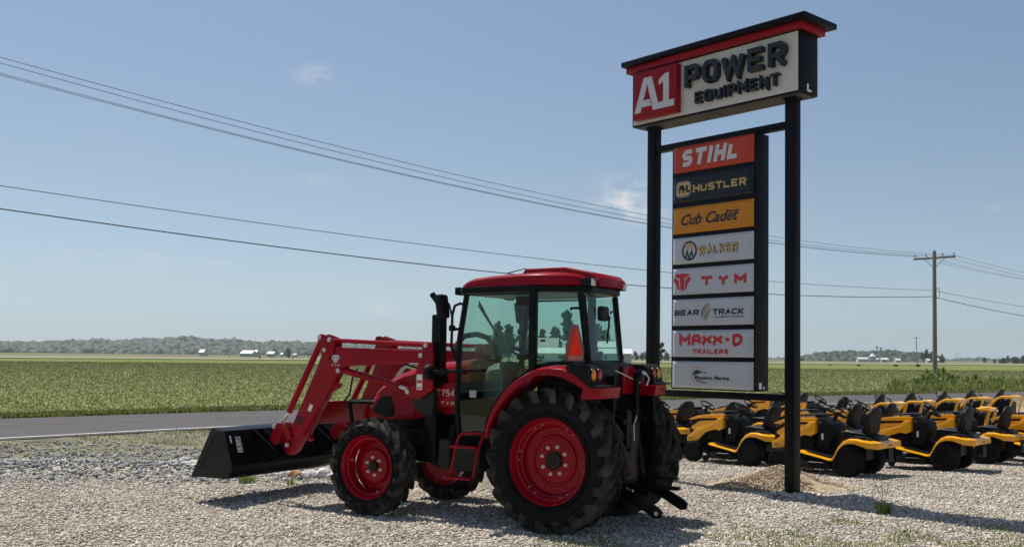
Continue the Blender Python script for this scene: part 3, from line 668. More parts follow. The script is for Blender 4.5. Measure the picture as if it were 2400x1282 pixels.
# ------------------------------------------------------------------ tractor
def tyre_wheel(name, parent, x, y, z, side, R, Rc, hw, Rb, nl, lugw, rimprof, discprof, hubr, hubd, bolts, seed, lugh, sweep):
    """side=+1: outer face looks to +y. Built in wheel space (axis y, outer +) and mirrored for the right side."""
    sg = side
    def fix(o): return o
    w = MB()
    prof = [(Rb, hw * .80), (Rb + .035, hw * .93), (Rb + (Rc - Rb) * .45, hw * 1.03), (Rb + (Rc - Rb) * .75, hw * 1.0), (Rc - .035, hw * .93), (Rc - .012, hw * .72), (Rc, 0)]
    full = prof + [(r, -t) for r, t in prof[-2::-1]]
    w.lathe([(r, t * sg) for r, t in full], seg=56, caps=False)
    rim_o = MB().lathe([(r, t * sg) for r, t in rimprof], seg=56, caps=False).build("rim", M['red'], None, ang=28, mesh_only=False)
    for r_, d_ in ((Rb + .045, .006), (Rb + (Rc - Rb) * .62, .004)):
        w.lathe([(r_ - .008, sg * (hw * 1.0 - .02)), (r_ - .006, sg * (hw * 1.02 + d_)), (r_ + .006, sg * (hw * 1.02 + d_)), (r_ + .008, sg * (hw * 1.0 - .02))], seg=56, caps=False)
    tyre = w.build("tyre", M['rubber'], None, ang=50)
    lg = MB(); rn = random.Random(seed)
    for s in (1, -1):
        for k in range(nl):
            ph = 2 * pi * (k + (.5 if s < 0 else 0)) / nl
            rings = []
            for t, rt_, wd, hh in ((-.06, Rc + .002, .9, .95), (.30, Rc, .95, 1), (.70, Rc - .008, 1.05, 1.05), (.96, Rc - .026, 1.25, 1.22), (1.03, Rc - .050, 1.35, 1.12), (1.035, Rc - .075, 1.35, .1)):
                yy = s * hw * t * sg; a = ph + sweep * max(t, 0); top = rt_ + lugh * hh
                wb, wt = lugw * wd / 2, lugw * wd / 2 * .62
                pt = lambda r, d: (r * cos(a) - d * sin(a), yy, r * sin(a) + d * cos(a))
                rings.append([pt(rt_ - .02, -wb), pt(rt_ - .02, wb), pt(top, wt), pt(top, -wt)])
            lg.loft(rings)
    lg.lathe([(r + .0015, t * sg) for r, t in [(Rc - .030, hw * .905), (Rc - .012, hw * .72), (Rc, 0), (Rc - .012, -hw * .72), (Rc - .030, -hw * .905)]], seg=56, caps=False)
    lugs = lg.build("tread_lugs", M['lug'], None, ang=25)
    root = empty(name, (x, y, z)); root.parent = parent
    tyre.parent = root; lugs.parent = root; rim_o.parent = root
    lugs['label'] = "dusty tread lugs"
    d = MB().lathe([(r, t * sg) for r, t in discprof], seg=48).build("wheel_disc", M['red'], root, ang=25)
    MB().lathe([(hubr, sg * (hubd - .05)), (hubr, sg * hubd), (hubr - .012, sg * (hubd + .012)), (hubr * .45, sg * (hubd + .012)), (hubr * .4, sg * (hubd + .02)), (0, sg * (hubd + .02))], seg=32).build("hub", M['darkgrey'], root)
    br, bd, nb = bolts
    b0 = MB().lathe([(.019, sg * (bd - .01)), (.019, sg * (bd + .006)), (.012, sg * (bd + .008)), (.012, sg * (bd + .026)), (0, sg * (bd + .028))], seg=10).build("wheel_bolt", M['zinc'], None, mesh_only=True)
    for k in range(nb):
        a = 2 * pi * (k + .35) / nb; o = link("wheel_bolt", b0, root, (br * cos(a), 0, br * sin(a)))
    hb = MB().lathe([(.010, sg * (bd - .004)), (.010, sg * (bd + .0045)), (0, sg * (bd + .0045))], seg=10).build("disc_hole", M['dark'], None, mesh_only=True)
    for k in range(6):
        a = 2 * pi * (k + .2) / 6; rr_ = br * 1.62 if nb == 8 else br * 1.45
        link("disc_hole", hb, root, (rr_ * cos(a), sg * (.010 if nb == 8 else .0), rr_ * sin(a)))
    rb = MB().lathe([(.013, -.004), (.013, .006), (0, .009)], seg=10, axis='x').build("rim_rivet", M['zinc'], None, mesh_only=True)
    for k in range(6 if nb == 8 else 3):
        for dd in ((-.12, .12) if nb == 8 else (0,)):
            a = 2 * pi * (k + .1) / (6 if nb == 8 else 3) + dd
            rr_ = .376 if nb == 8 else .288; o = link("rim_rivet", rb, root, (rr_ * cos(a), sg * (hw * .86 - (.082 if nb == 8 else .09)), rr_ * sin(a))); o.rotation_euler = (0, pi - a, 0)
    return root

def build_tractor():
    A = 0.473
    T = empty("tractor", (-.084, 10.812, 0), pi - A)
    tag(T, "red farm tractor with glass cab and black front loader bucket, parked on gravel", "tractor")
    def part(mb, name, m, par=T, **k): return mb.build(name, M[m], par, **k)
    # --- wheels
    for s in (1, -1):
        hw = .197; o = hw * .86
        rim = [(.435, o - .02), (.438, o + .008), (.424, o + .014), (.414, o), (.405, o - .03), (.395, o - .055), (.378, o - .06), (.372, o - .10), (.352, o - .115), (.348, o - .20), (.40, -o + .06), (.43, -o), (.435, -o)]
        disc = [(.35, o - .155), (.335, o - .150), (.325, o - .165), (.262, o - .158), (.25, o - .135), (.232, o - .132), (.222, o - .148), (.19, o - .142), (.10, o - .142), (.10, o - .2)]
        tyre_wheel("rear_wheel", T, 0, s * .711, .722, s, .737, .676, hw, .43, 20, .060, rim, disc, .088, o - .125, (.142, o - .142, 8), 4, .060, .42)
        hw = .128; o = hw * .86
        rim = [(.352, o - .02), (.355, o + .006), (.345, o + .012), (.336, o), (.322, o - .02), (.318, o - .045), (.298, o - .055), (.285, o - .12), (.28, -.03), (.33, -o + .03), (.352, -o)]
        disc = [(.305, o - .185), (.20, o - .165), (.185, o - .15), (.178, o - .132), (.168, o - .13), (.06, o - .13), (.06, o - .2)]
        tyre_wheel("front_wheel", T, 2.33, s * .715, .528, s, .54, .492, hw, .35, 17, .046, rim, disc, .058, o - .10, (.098, o - .13, 6), 5, .047, .46)
        # tabs that carry the front disc
    # --- chassis, engine, axles (dark underside)
    m = MB(); m.box((1.45, 0, .78), (2.2, .44, .46)); m.box((.1, 0, .78), (.85, .5, .52)); m.box((2.35, 0, .72), (.7, .36, .28)); m.box((1.75, 0, 1.02), (1.25, .52, .22))
    ch = part(m.bevel(.03), "chassis", 'black')
    part(MB().lathe([(.13, -.62), (.16, -.3), (.16, .3), (.13, .62)], (0, 0, .722), 'y', 20), "rear_axle", 'black')
    part(MB().box((2.33, 0, .56), (.17, 1.16, .13)).lathe([(.10, .44), (.12, .5), (.12, .60)], (2.33, 0, .53), 'y', 16).lathe([(.10, -.44), (.12, -.5), (.12, -.60)], (2.33, 0, .53), 'y', 16).bevel(.02), "front_axle", 'black')
    for s in (1, -1):
        part(MB().tube([(2.2, .5 * s, .54), (2.12, .32 * s, .55), (2.1, .08 * s, .57)], .018, 8), "steering_rod", 'steel')
    # oil filters, hoses and cast lumps on the engine side
    for (x, z, r) in ((1.55, .92, .055), (1.7, .9, .05), (1.95, .85, .06)): part(MB().lathe([(r, -.07), (r, .07)], (x, .3, z), 'z', 14), "oil_filter", 'blackplastic', ch)
    # --- fuel tank and battery box beside the step
    part(MB().box((1.45, .50, .70), (.15, .22, .32)).bevel(.035, seg=3), "battery_box", 'darkgrey')
    part(MB().box((1.16, .47, .655), (.34, .26, .27)).bevel(.045, seg=3), "fuel_tank", 'darkgrey')
    part(MB().box((.8, .45, .56), (.6, .08, .05)).bevel(.01), "sill_rail", 'black')
    # --- hood
    rings = []
    for x, zt, w, zb in ((2.752, 1.10, .27, 1.05), (2.735, 1.17, .315, 1.03), (2.69, 1.262, .33, 1.02), (2.63, 1.36, .338, 1.02), (2.546, 1.435, .342, 1.02), (2.405, 1.51, .345, 1.02), (2.235, 1.582, .347, 1.03), (2.03, 1.625, .35, 1.05), (1.75, 1.672, .352, 1.1), (1.30, 1.715, .355, 1.14)):
        rings.append([(x, -w, zb), (x, -w - .008, (zb + zt) / 2), (x, -w + .012, zt - .07), (x, -w + .07, zt - .012), (x - .0, -w * .45, zt + .018), (x, 0, zt + .026), (x, w * .45, zt + .018), (x, w - .07, zt - .012), (x, w - .012, zt - .07), (x, w + .008, (zb + zt) / 2), (x, w, zb)])
    hood = part(MB().loft(rings), "hood", 'red', ang=40)
    for s in (1, -1):
        gp = [(2.625, 1.10), (2.628, 1.155), (2.585, 1.225), (2.52, 1.285), (2.455, 1.302), (2.395, 1.294), (2.335, 1.17), (2.345, 1.07), (2.45, 1.05)]
        part(MB().prism(gp, s * .338, s * .362).bevel(.006), "side_grille", 'blackplastic', hood)
        for k in range(5):
            z = 1.10 + k * .04
            MB().box((2.47, s * .363, z), (.20 - .02 * k, .006, .008)).build("grille_slat", M['black'], hood) if k < 4 else None
        # name plate panel behind the loader post
        part(MB().prism([(1.685, 1.20), (1.36, 1.20), (1.36, 1.46), (1.685, 1.46)], s * .36, s * .475).bevel(.008), "side_panel", 'red', hood)
    rd = lambda y, sx=1: (lambda p, a: (-p[0], y + a, p[1]))     # reading from the left side: words run towards -x
    f = rd(.4756)
    strokes("T754", -1.655, -1.412, 1.318, 1.392, .0135, f, .002, gap=.22).build("model_lettering", M['letterpink'], hood, smooth=False)
    strokes("T", -1.592, -1.552, 1.226, 1.262, .008, f, .002).build("model_lettering", M['letterpink'], hood, smooth=False)
    strokes("Y", -1.522, -1.484, 1.226, 1.262, .008, f, .002).build("model_lettering", M['letterpink'], hood, smooth=False)
    strokes("M", -1.456, -1.418, 1.226, 1.262, .008, f, .002).build("model_lettering", M['letterpink'], hood, smooth=False)
    for s in (1, -1):
        part(MB().tube([(2.03, s * .362, 1.09), (2.03, s * .366, 1.34), (2.03, s * .345, 1.56)], .0035, 5), "bonnet_seam", 'black', hood)
        part(MB().tube([(2.70, s * .346, 1.10), (2.30, s * .362, 1.36), (1.70, s * .366, 1.44)], .003, 5), "bonnet_crease", 'signred', hood)
    # headlamp block at the nose
    part(MB().box((2.755, 0, 1.13), (.03, .5, .09)).bevel(.01), "headlamp_strip", 'lensclear', hood)
    part(MB().box((2.74, 0, .93), (.06, .5, .22)).bevel(.015), "nose_grille", 'blackplastic', hood)
    # --- front guard of black tube
    for s in (1, -1):
        part(MB().tube([(2.98, s * .30, .92), (3.035, s * .30, 1.205), (2.60, s * .30, 1.215)], .03, 8), "front_guard", 'black')
    part(MB().tube([(3.035, -.30, 1.205), (3.035, .30, 1.205)], .03, 8).box((2.95, 0, .80), (.07, .62, .3)), "guard_bar", 'black')
    # --- rear fenders
    for s in (1, -1):
        st = [(.742, .93, .70, .93), (.728, 1.04, .675, 1.05), (.685, 1.17, .615, 1.17), (.61, 1.30, .53, 1.285), (.51, 1.425, .43, 1.39), (.40, 1.515, .34, 1.46), (.28, 1.583, .24, 1.52), (.14, 1.640, .118, 1.573), (-.015, 1.668, -.03, 1.582), (-.16, 1.664, -.17, 1.56), (-.29, 1.625, -.294, 1.512), (-.40, 1.545, -.40, 1.455), (-.49, 1.475, -.49, 1.395)]
        rings = []
        for (x, z, xi, zi) in st:
            dx, dz = (x - xi) * .25, (z - zi) * .25
            k = min(1, max(0, (x + .5) / .2)) if x < -.3 else 1
            rings.append([(xi, s * .47, zi + .01), (x, s * .47, z + .025), (x, s * .80, z + .012), (x - dx * .3, s * .875, z - dz * .15), (x - dx, s * .907, z - dz), (xi, s * .912, zi), (xi, s * .885, zi)])
        fen = part(MB().loft(rings), "fender", 'red', ang=28)
        part(MB().prism([(-.40, .909), (-.49, .909), (-.56, .82), (-.60, .44), (-.40, .44)], 1.352, 1.466, ax='z', fn=lambda p, a: (p[0] + (.02 if a < 1.4 else 0), s * p[1], a)).bevel(.016), "fender_tail", 'red', fen)
        hp = [(-.20, 1.660), (-.24, 1.694), (-.40, 1.686), (-.455, 1.65), (-.475, 1.50), (-.575, 1.482), (-.575, 1.468), (-.46, 1.462), (-.36, 1.52)]
        hs = part(MB().prism(hp, s * .50, s * .902).bevel(.018, seg=2), "lamp_housing", 'blackplastic', fen)
        for yy, mm in ((.80, 'amber'), (.665, 'redlens')):
            MB().lathe([(.062, 0), (.06, .02), (.042, .034), (0, .04)], (0, 0, 0), 'x', 20).build("tail_lamp", M[mm], hs, loc=(-.452, s * yy, 1.585)).scale = (-1, .72, 1)
            MB().lathe([(.072, -.004), (.072, .018), (.062, .018)], (0, 0, 0), 'x', 20).build("lamp_rim", M['black'], hs, loc=(-.450, s * yy, 1.585)).scale = (-1, .74, 1.0)
        part(MB().prism([(-.02, 1.66), (.25, 1.60), (.30, 1.70), (.02, 1.72), (-.2, 1.70)], s * .46, s * .60).bevel(.02), "fender_inner_trim", 'blackplastic', fen)
        part(MB().box((-.1, s * .49, 1.2), (.9, .02, .75)), "inner_fender", 'black', fen)
    part(MB().box((-.27, 0, 1.45), (.06, .9, .5)).box((-.2, 0, 1.685), (.12, .84, .05)).bevel(.01), "rear_bulkhead", 'black')
    part(MB().box((-.315, -.30, 1.52), (.03, .25, .30)).bevel(.008), "rear_panel", 'red')
    part(MB().box((-.313, .40, 1.628), (.008, .12, .05)), "small_sticker", 'whitevinyl')
    # --- cab
    part(MB().prism([(1.27, .60), (1.22, .64), (.30, .68), (-.14, .40), (-.20, .34), (-.20, -.34), (-.14, -.40), (.30, -.68), (1.22, -.64), (1.27, -.60)], 2.435, 2.50, ax='z').bevel(.012), "roof_liner", 'black')
    rs_ = []
    for x, w, zb, zt in ((1.335, .50, 2.445, 2.462), (1.305, .55, 2.444, 2.505), (1.255, .585, 2.447, 2.545), (1.19, .60, 2.46, 2.575), (1.10, .612, 2.477, 2.597), (.88, .632, 2.495, 2.616), (.5, .652, 2.50, 2.632), (.3, .66, 2.503, 2.636), (.1, .575, 2.507, 2.634), (-.08, .445, 2.512, 2.617), (-.19, .355, 2.516, 2.598), (-.25, .315, 2.52, 2.58), (-.27, .30, 2.525, 2.555)):
        rs_.append([(x, -w + .03, zb - .005), (x, -w, zb + .008), (x, -w + .008, zt - .028), (x, -w + .045, zt), (x, -w * .5, zt + .03), (x, 0, zt + .04), (x, w * .5, zt + .03), (x, w - .045, zt), (x, w - .008, zt - .028), (x, w, zb + .008), (x, w - .03, zb - .005)])
    roof = part(MB().loft(rs_), "cab_roof", 'red', ang=38)
    hr = []
    for x, z in ((.635, 2.66), (.60, 2.708), (.12, 2.712), (-.20, 2.645), (-.25, 2.60)):
        hr.append([(x, -.36, 2.56), (x, -.36, z - .012), (x, -.335, z), (x, .335, z), (x, .36, z - .012), (x, .36, 2.56)])
    part(MB().loft(hr), "roof_hatch", 'red', roof, ang=25)
    part(MB().tube([(.62, .30, 2.66), (.63, .30, 2.715), (.88, .30, 2.665)], .007, 6), "antenna", 'black', roof)
    wins = [(.0, 0)]
    for s in (1, -1):
        # pillars
        part(MB().tube([(1.165, s * .625, 2.43), (1.235, s * .645, 1.95), (1.25, s * .65, 1.45), (1.25, s * .65, 1.19), (1.215, s * .65, .90)], .032, 8), "front_pillar", 'black')
        part(MB().box((.312, s * .655, 2.03), (.085, .06, .82)).bevel(.012), "middle_pillar", 'black')
        part(MB().tube([(-.105, s * .405, 2.43), (-.195, s * .385, 1.68)], .036, 8), "rear_pillar", 'black')
        # glass
        dg = [(1.14, 2.42), (1.215, 1.9), (1.235, 1.2), (1.20, .925), (.885, .965), (.865, 1.11), (.735, 1.315), (.55, 1.505), (.35, 1.625), (.35, 2.42)]
        door = part(MB().prism(dg, s * .648, s * .654), "door_glass", 'glass', smooth=False)
        if s > 0: door['label'] = "left door glass with a small white notice"
        fr = MB(); q = [(p[0], s * .655, p[1]) for p in dg]
        fr.tube(q + [q[0]], .014, 6); part(fr, "door_frame", 'black', door)
        part(MB().tube([(1.165, s * .69, 1.600), (.90, s * .69, 1.612)], .013, 8).box((1.17, s * .675, 1.595), (.06, .045, .05)).box((.90, s * .675, 1.612), (.03, .045, .03)), "door_handle", 'black', door)
        if s > 0:
            part(MB().box((1.05, .6555, 1.36), (.085, .002, .075)), "notice", 'whitevinyl', door).data.materials[0] = mat("pale_notice", (.34, .38, .36), rough=.6)
            part(MB().box((.42, .662, 2.34), (.2, .014, .09)).bevel(.01), "hinge_cover", 'darkgrey', door)
            part(MB().box((.42, .64, 1.76), (.18, .03, .06)).bevel(.01), "door_latch", 'darkgrey', door)
        qg = [(.268, s * .65, 2.42), (.27, s * .655, 1.66), (-.17, s * .40, 1.70), (-.085, s * .42, 2.42)]
        v = Vector((.5, s * .87, 0)).normalized() * .004
        part(MB().loft([[tuple(Vector(p) - v) for p in qg], [tuple(Vector(p) + v) for p in qg]]), "quarter_glass", 'glass', smooth=False)
        part(MB().tube([(.27, s * .655, 1.665), (-.19, s * .39, 1.69)], .022, 6), "quarter_sill", 'black')
        part(MB().tube([(-.11, s * .43, 2.27), (-.03, s * .46, 2.27), (-.02, s * .465, 2.25)], .014, 6), "window_hinge", 'black')
        part(MB().tube([(.25, s * .62, 1.93), (.205, s * .59, 1.93)], .012, 6), "window_catch", 'black')
    part(MB().loft([[(-.11, .39, 2.42), (-.205, .37, 1.69), (-.205, -.37, 1.69), (-.11, -.39, 2.42)], [(-.116, .39, 2.42), (-.211, .37, 1.69), (-.211, -.37, 1.69), (-.116, -.39, 2.42)]]), "rear_glass", 'glass', smooth=False)
    part(MB().tube([(-.125, .36, 2.41), (-.20, .355, 1.72), (-.20, -.355, 1.72), (-.125, -.36, 2.41)], .016, 6), "rear_glass_frame", 'black')
    part(MB().loft([[(1.165, .60, 2.42), (1.27, .62, 1.46), (1.27, -.62, 1.46), (1.165, -.60, 2.42)], [(1.17, .60, 2.42), (1.275, .62, 1.46), (1.275, -.62, 1.46), (1.17, -.60, 2.42)]]), "windscreen", 'glass', smooth=False)
    part(MB().box((1.28, 0, 1.22), (.06, 1.2, .52)).box((.62, 0, .93), (1.2, 1.2, .06)).box((1.22, .0, .95), (.08, 1.26, .1)).bevel(.01), "cab_floor", 'black')
    # wiper and its motor on the rear glass, another across the windscreen
    part(MB().box((-.155, -.02, 2.23), (.07, .18, .16)).bevel(.035, seg=3), "wiper_motor", 'darkgrey')
    part(MB().tube([(-.16, -.12, 2.27), (-.175, -.13, 2.10), (-.205, -.02, 1.98)], .010, 6).box((-.20, -.06, 2.06), (.012, .02, .30), Matrix.Rotation(.18, 3, 'X')), "rear_wiper", 'black')
    part(MB().tube([(1.20, .34, 2.36), (1.24, -.12, 1.98)], .011, 6).box((1.222, .12, 2.17), (.01, .5, .03), Matrix.Rotation(.69, 3, 'X')), "front_wiper", 'black')
    # interior: seat, steering wheel, dash dome
    part(MB().box((.30, 0, 1.33), (.46, .46, .13)).box((.08, 0, 1.58), (.12, .44, .46), Matrix.Rotation(-.15, 3, 'Y')).bevel(.045, seg=3), "driver_seat", 'seat')
    part(MB().box((.15, .33, 1.5), (.32, .06, .05)).box((.15, -.33, 1.5), (.32, .06, .05)).box((.2, -.47, 1.3), (.6, .16, .3)).bevel(.02), "armrest", 'darkgrey')
    rg = [(.80 + .19 * cos(a) * .92, .19 * sin(a), 1.79 + .19 * cos(a) * .38) for a in [2 * pi * k / 24 for k in range(25)]]
    sw = part(MB().tube(rg, .014, 8, caps=False), "steering_wheel", 'black')
    part(MB().tube([(1.0, 0, 1.45), (.80, 0, 1.79)], .03, 10).tube([(.80, -.18, 1.79), (.80, .18, 1.79)], .011, 6).tube([(.80, 0, 1.79), (.97, 0, 1.86)], .011, 6), "steering_column", 'darkgrey', sw)
    rr_ = []
    for x, zt, w in ((1.25, 1.60, .16), (1.2, 1.66, .2), (1.1, 1.70, .22), (1.0, 1.715, .22), (.96, 1.70, .21)):
        rr_.append([(x, -w, 1.3), (x, -w, zt - .09), (x, -w * .7, zt - .02), (x, 0, zt), (x, w * .7, zt - .02), (x, w, zt - .09), (x, w, 1.3)])
    part(MB().loft(rr_), "dashboard", 'grey')
    part(MB().box((-.02, -.22, 1.76), (.05, .05, .12)).box((.0, -.28, 1.78), (.04, .04, .1)).bevel(.015), "control_levers", 'black')
    # --- lamps on the roof corners
    for s in (1, -1):
        lb = part(MB().box((-.175, s * .375, 2.540), (.12, .115, .088)).bevel(.012), "work_lamp", 'blackplastic', roof)
        part(MB().box((-.236, s * .375, 2.540), (.008, .095, .072)).bevel(.003), "lamp_glass", 'lensclear', lb)
        lb = part(MB().box((1.335, s * .50, 2.468), (.07, .13, .085)).bevel(.012), "work_lamp", 'blackplastic', roof)
        part(MB().box((1.372, s * .50, 2.468), (.006, .10, .06)), "lamp_glass", 'lensclear', lb)
    # --- exhaust stack, mirrors and front side lamps
    part(MB().box((1.65, .45, 1.87), (.135, .12, .70)).bevel(.025, seg=3).box((1.65, .45, 1.48), (.16, .14, .12)), "exhaust_shield", 'black')
    part(MB().tube([(1.65, .45, 2.2), (1.65, .45, 2.31), (1.69, .45, 2.38), (1.755, .45, 2.45)], .034, 12, caps=False), "exhaust_pipe", 'black')
    for s in (1, -1):
        mr = part(MB().box((1.36, s * .80, 2.29), (.085, .165, .26), Matrix.Rotation(.15, 3, 'Y')).bevel(.04, seg=3), "mirror", 'blackplastic')
        part(MB().tube([(1.14, s * .67, 2.30), (1.20, s * .70, 2.325), (1.27, s * .70, 2.30), (1.30, s * .70, 2.20), (1.305, s * .70, 1.86), (1.26, s * .70, 1.74), (1.23, s * .67, 1.69)], .015, 8), "mirror_bracket", 'black', mr)
        part(MB().tube([(1.30, s * .70, 2.18), (1.31, s * .75, 2.32), (1.36, s * .79, 2.32)], .012, 8).box((1.30, s * .70, 2.06), (.05, .05, .06)).box((1.24, s * .68, 2.05), (.1, .03, .03)), "mirror_arm", 'black', mr)
        sl = part(MB().lathe([(.0, -.03), (.07, -.025), (.088, 0), (.085, .04), (.05, .065), (0, .07)], (0, 0, 0), 'x', 20), "side_lamp", 'blackplastic', loc=(1.60, s * .66, 1.585))
        part(MB().tube([(1.58, s * .66, 1.585), (1.24, s * .655, 1.60)], .022, 8).box((1.44, s * .66, 1.59), (.10, .05, .07)), "lamp_arm", 'black')
    # grab arch in front of the windscreen, seen through it
    part(MB().tube([(1.42, .46 - .0, 1.80), (1.42, .42, 1.90), (1.42, .30, 1.985), (1.42, .05, 2.012), (1.42, -.16, 1.98), (1.42, -.34, 1.86), (1.42, -.42, 1.70)], .032, 10), "intake_hose", 'blackplastic')
    # --- step
    st = MB()
    st.tube([(1.05, .75, .945), (1.12, .75, .94), (1.16, .75, .90), (1.195, .75, .79), (1.262, .75, .49)], .016, 8)
    st.tube([(1.10, .75, .945), (.86, .75, .955), (.845, .75, .93), (.905, .75, .80), (.97, .75, .49)], .016, 8)
    stp = part(st, "step_frame", 'red')
    part(MB().box((1.065, .77, .805), (.33, .10, .022)).bevel(.005), "step_tread", 'red', stp); part(MB().box((1.135, .77, .478), (.34, .11, .022)).bevel(.005), "step_tread", 'red', stp)
    # --- slow vehicle triangle
    P_ = lambda pts, x0: [(x0, y, z) for y, z in pts]
    tri = empty("slow_vehicle_sign", (-.30, .88, 1.725)); tri.parent = T
    o_ = [(.055, .36), (-.055, .36), (-.185, .12), (-.16, .0), (.16, .0), (.185, .12)]; i_ = [(0, .345), (-.145, .055), (.145, .055)]
    MB().prism(o_, -.006, .006, ax='x').build("sign_border", M['reflect'], tri, smooth=False)
    MB().prism(i_, -.009, -.0065, ax='x').build("sign_triangle", M['smv'], tri, smooth=False)
    MB().prism([(.15, .008), (-.15, .008), (-.152, .05), (.152, .05)], -.009, -.0065, ax='x').build("reflector_strip", M['redlens'], tri, smooth=False)
    MB().box((.03, 0, .02), (.05, .06, .16)).build("sign_bracket", M['black'], tri)
    # --- three point hitch and hoses between the rear wheels
    hit = part(MB().box((-.42, 0, 1.02), (.24, .34, .40)).box((-.36, 0, .62), (.34, .30, .34)).box((-.48, 0, .88), (.14, .22, .2)).bevel(.02), "hitch_housing", 'black')
    for s in (1, -1):
        lo = [(-.30, .46), (-.70, .33), (-.96, .20)]
        arm = part(MB().prism([(-.28, .56), (-.30, .46), (-.74, .27), (-.93, .165), (-1.0, .17), (-1.015, .235), (-.97, .275), (-.74, .39)], s * .315, s * .355).bevel(.008), "lower_link", 'black', hit)
        part(MB().lathe([(.022, .0), (.022, .008)], (-.955, s * .358 - (.008 if s > 0 else 0), .215), 'y', 12), "link_ball", 'zinc', arm)
        part(MB().tube([(-.42, s * .26, 1.12), (-.52, s * .33, .36)], .022, 8).tube([(-.45, s * .275, .95), (-.50, s * .31, .52)], .030, 8), "lift_rod", 'black', hit)
        part(MB().tube([(-.40, s * .2, 1.16), (-.56, s * .26, 1.10)], .028, 8), "lift_arm", 'black', hit)
    part(MB().tube([(-.57, .0, 1.55), (-.565, -.01, 1.22), (-.55, 0, 1.06)], .024, 8), "top_link", 'black', hit)
    part(MB().tube([(-.565, 0, 1.23), (-.57, .005, 1.15), (-.56, .03, 1.08)], .009, 6).tube([(-.56, .05, 1.08), (-.57, .06, .9)], .006, 6), "retainer_clip", 'steel', hit)
    part(MB().tube([(-.46, .30, 1.63), (-.57, -.08, 1.50)], .006, 6), "linkage_rod", 'steel', hit)
    part(MB().lathe([(0, -.03), (.05, -.03), (.075, -.01), (.08, .02), (.05, .06), (0, .07)], (-.56, -.12, 1.56), 'x', 18), "socket_cap", 'black', hit)
    part(MB().lathe([(0, -.02), (.022, -.015), (.026, .01), (0, .02)], (-.60, -.10, 1.60), 'x', 12), "socket_chrome", 'steel', hit)
    part(MB().tube([(-.60, -.16, 1.60), (-.62, -.20, 1.54), (-.60, -.18, 1.47)], .008, 6), "tie_cord", 'whitevinyl', hit)
    part(MB().box((-.70, 0, .43), (.72, .07, .035)).box((-.82, 0, .53), (.44, .06, .03)).bevel(.005), "drawbar", 'black', hit)
    part(MB().tube([(-.50, .33, .50), (-.58, .30, .42), (-.66, .33, .40)], .008, 6).box((-.66, .335, .40), (.06, .02, .07)).box((-.60, .325, .43), (.05, .02, .04)), "check_chain", 'steel', hit)
    part(MB().tube([(-.40, .1, 1.3), (-.52, .14, 1.15), (-.48, .12, .9)], .014, 8).tube([(-.40, -.1, 1.3), (-.55, -.12, 1.2), (-.50, -.14, .85)], .014, 8), "hydraulic_hose", 'rubber', hit)
    # --- front loader
    for s in (1, -1):
        a0, a1 = s * .47, s * .57
        up_ = [(3.21, 1.845), (3.06, 1.853), (1.745, 1.815), (1.745, 1.69), (1.82, 1.69), (2.824, 1.634), (2.90, 1.618), (2.96, 1.56), (2.985, 1.545), (3.171, 1.258), (3.489, .826), (3.626, .612), (3.70, .565), (3.752, .575), (3.80, .62), (3.684, .917), (3.321, 1.596)]
        arm = part(MB().prism(up_, a0, a1).bevel(.010), "loader_arm", 'red', ang=25)
        if s > 0: arm['label'] = "left loader arm with a white maker's mark"
        for y0, y1 in ((s * .572, s * .590), (s * .450, s * .468)):
            hd = [(3.30, 1.955), (3.285, 1.995), (3.235, 2.005), (3.09, 1.965), (3.035, 1.935), (3.05, 1.80), (3.13, 1.70), (3.22, 1.74), (3.27, 1.87)]
            part(MB().prism(hd, y0, y1).bevel(.004), "knuckle_plate", 'red', arm)
        for (x, z) in ((3.255, 1.962), (3.105, 1.936), (3.176, 1.818), (2.963, 1.581)):
            part(MB().lathe([(.026, 0), (.026, .02), (.012, .02), (.011, .026)], (x, s * .590 if s > 0 else -.616, z), 'y', 12), "pivot_pin", 'zinc', arm)
        # port hole, gusset lip, marker
        part(MB().lathe([(.055, 0), (.055, .004)], (3.566, s * .571 - (0 if s > 0 else .004), .985), 'y', 18), "arm_hole", 'signred', arm).data.materials[0] = mat("hole_dark_red", (.06, .003, .008), rough=.6)
        part(MB().box((3.40, s * .5715, 1.135), (.05, .002, .085), Matrix.Rotation(-.5, 3, 'Y')), "warning_sticker", 'whitevinyl', arm)
        # levelling rod and mast
        part(MB().tube([(3.105, s * .52, 1.93), (1.718, s * .52, 1.876)], .026, 8), "levelling_rod", 'red')
        ms = [(1.815, 1.70), (1.774, 1.845), (1.757, 1.905), (1.70, 1.912), (1.633, 1.900), (1.623, 1.607), (1.623, 1.385), (1.80, 1.284), (1.849, 1.287), (1.98, 1.30), (2.0, 1.38), (1.95, 1.42), (1.87, 1.43), (1.85, 1.596)]
        mast = None
        for y0, y1 in ((s * .575, s * .595), (s * .445, s * .465)):
            q = part(MB().prism(ms, y0, y1).bevel(.004), "loader_mast", 'red', ang=25); mast = mast or q
        part(MB().prism([(1.66, 1.40), (1.81, 1.32), (1.83, 1.60), (1.66, 1.80)], s * .466, s * .574), "mast_web", 'red', mast)
        for (x, z) in ((1.718, 1.876), (1.782, 1.764), (1.955, 1.36)):
            part(MB().lathe([(.026, 0), (.026, .02), (.012, .02), (.011, .026)], (x, s * .596 if s > 0 else -.622, z), 'y', 12), "pivot_pin", 'zinc', mast)
        part(MB().prism([(1.93, 1.283), (1.90, 1.2), (1.80, 1.12), (1.69, 1.095), (1.64, 1.13), (1.622, 1.38), (1.80, 1.28)], s * .46, s * .565).bevel(.012), "mast_bracket", 'darkgrey')
        part(MB().box((1.72, s * .42, .86), (.16, .16, .56)).bevel(.02), "loader_subframe", 'black')
        part(MB().box((1.80, s * .596, 1.47), (.075, .003, .17)), "warning_sticker", 'whitevinyl', mast); 
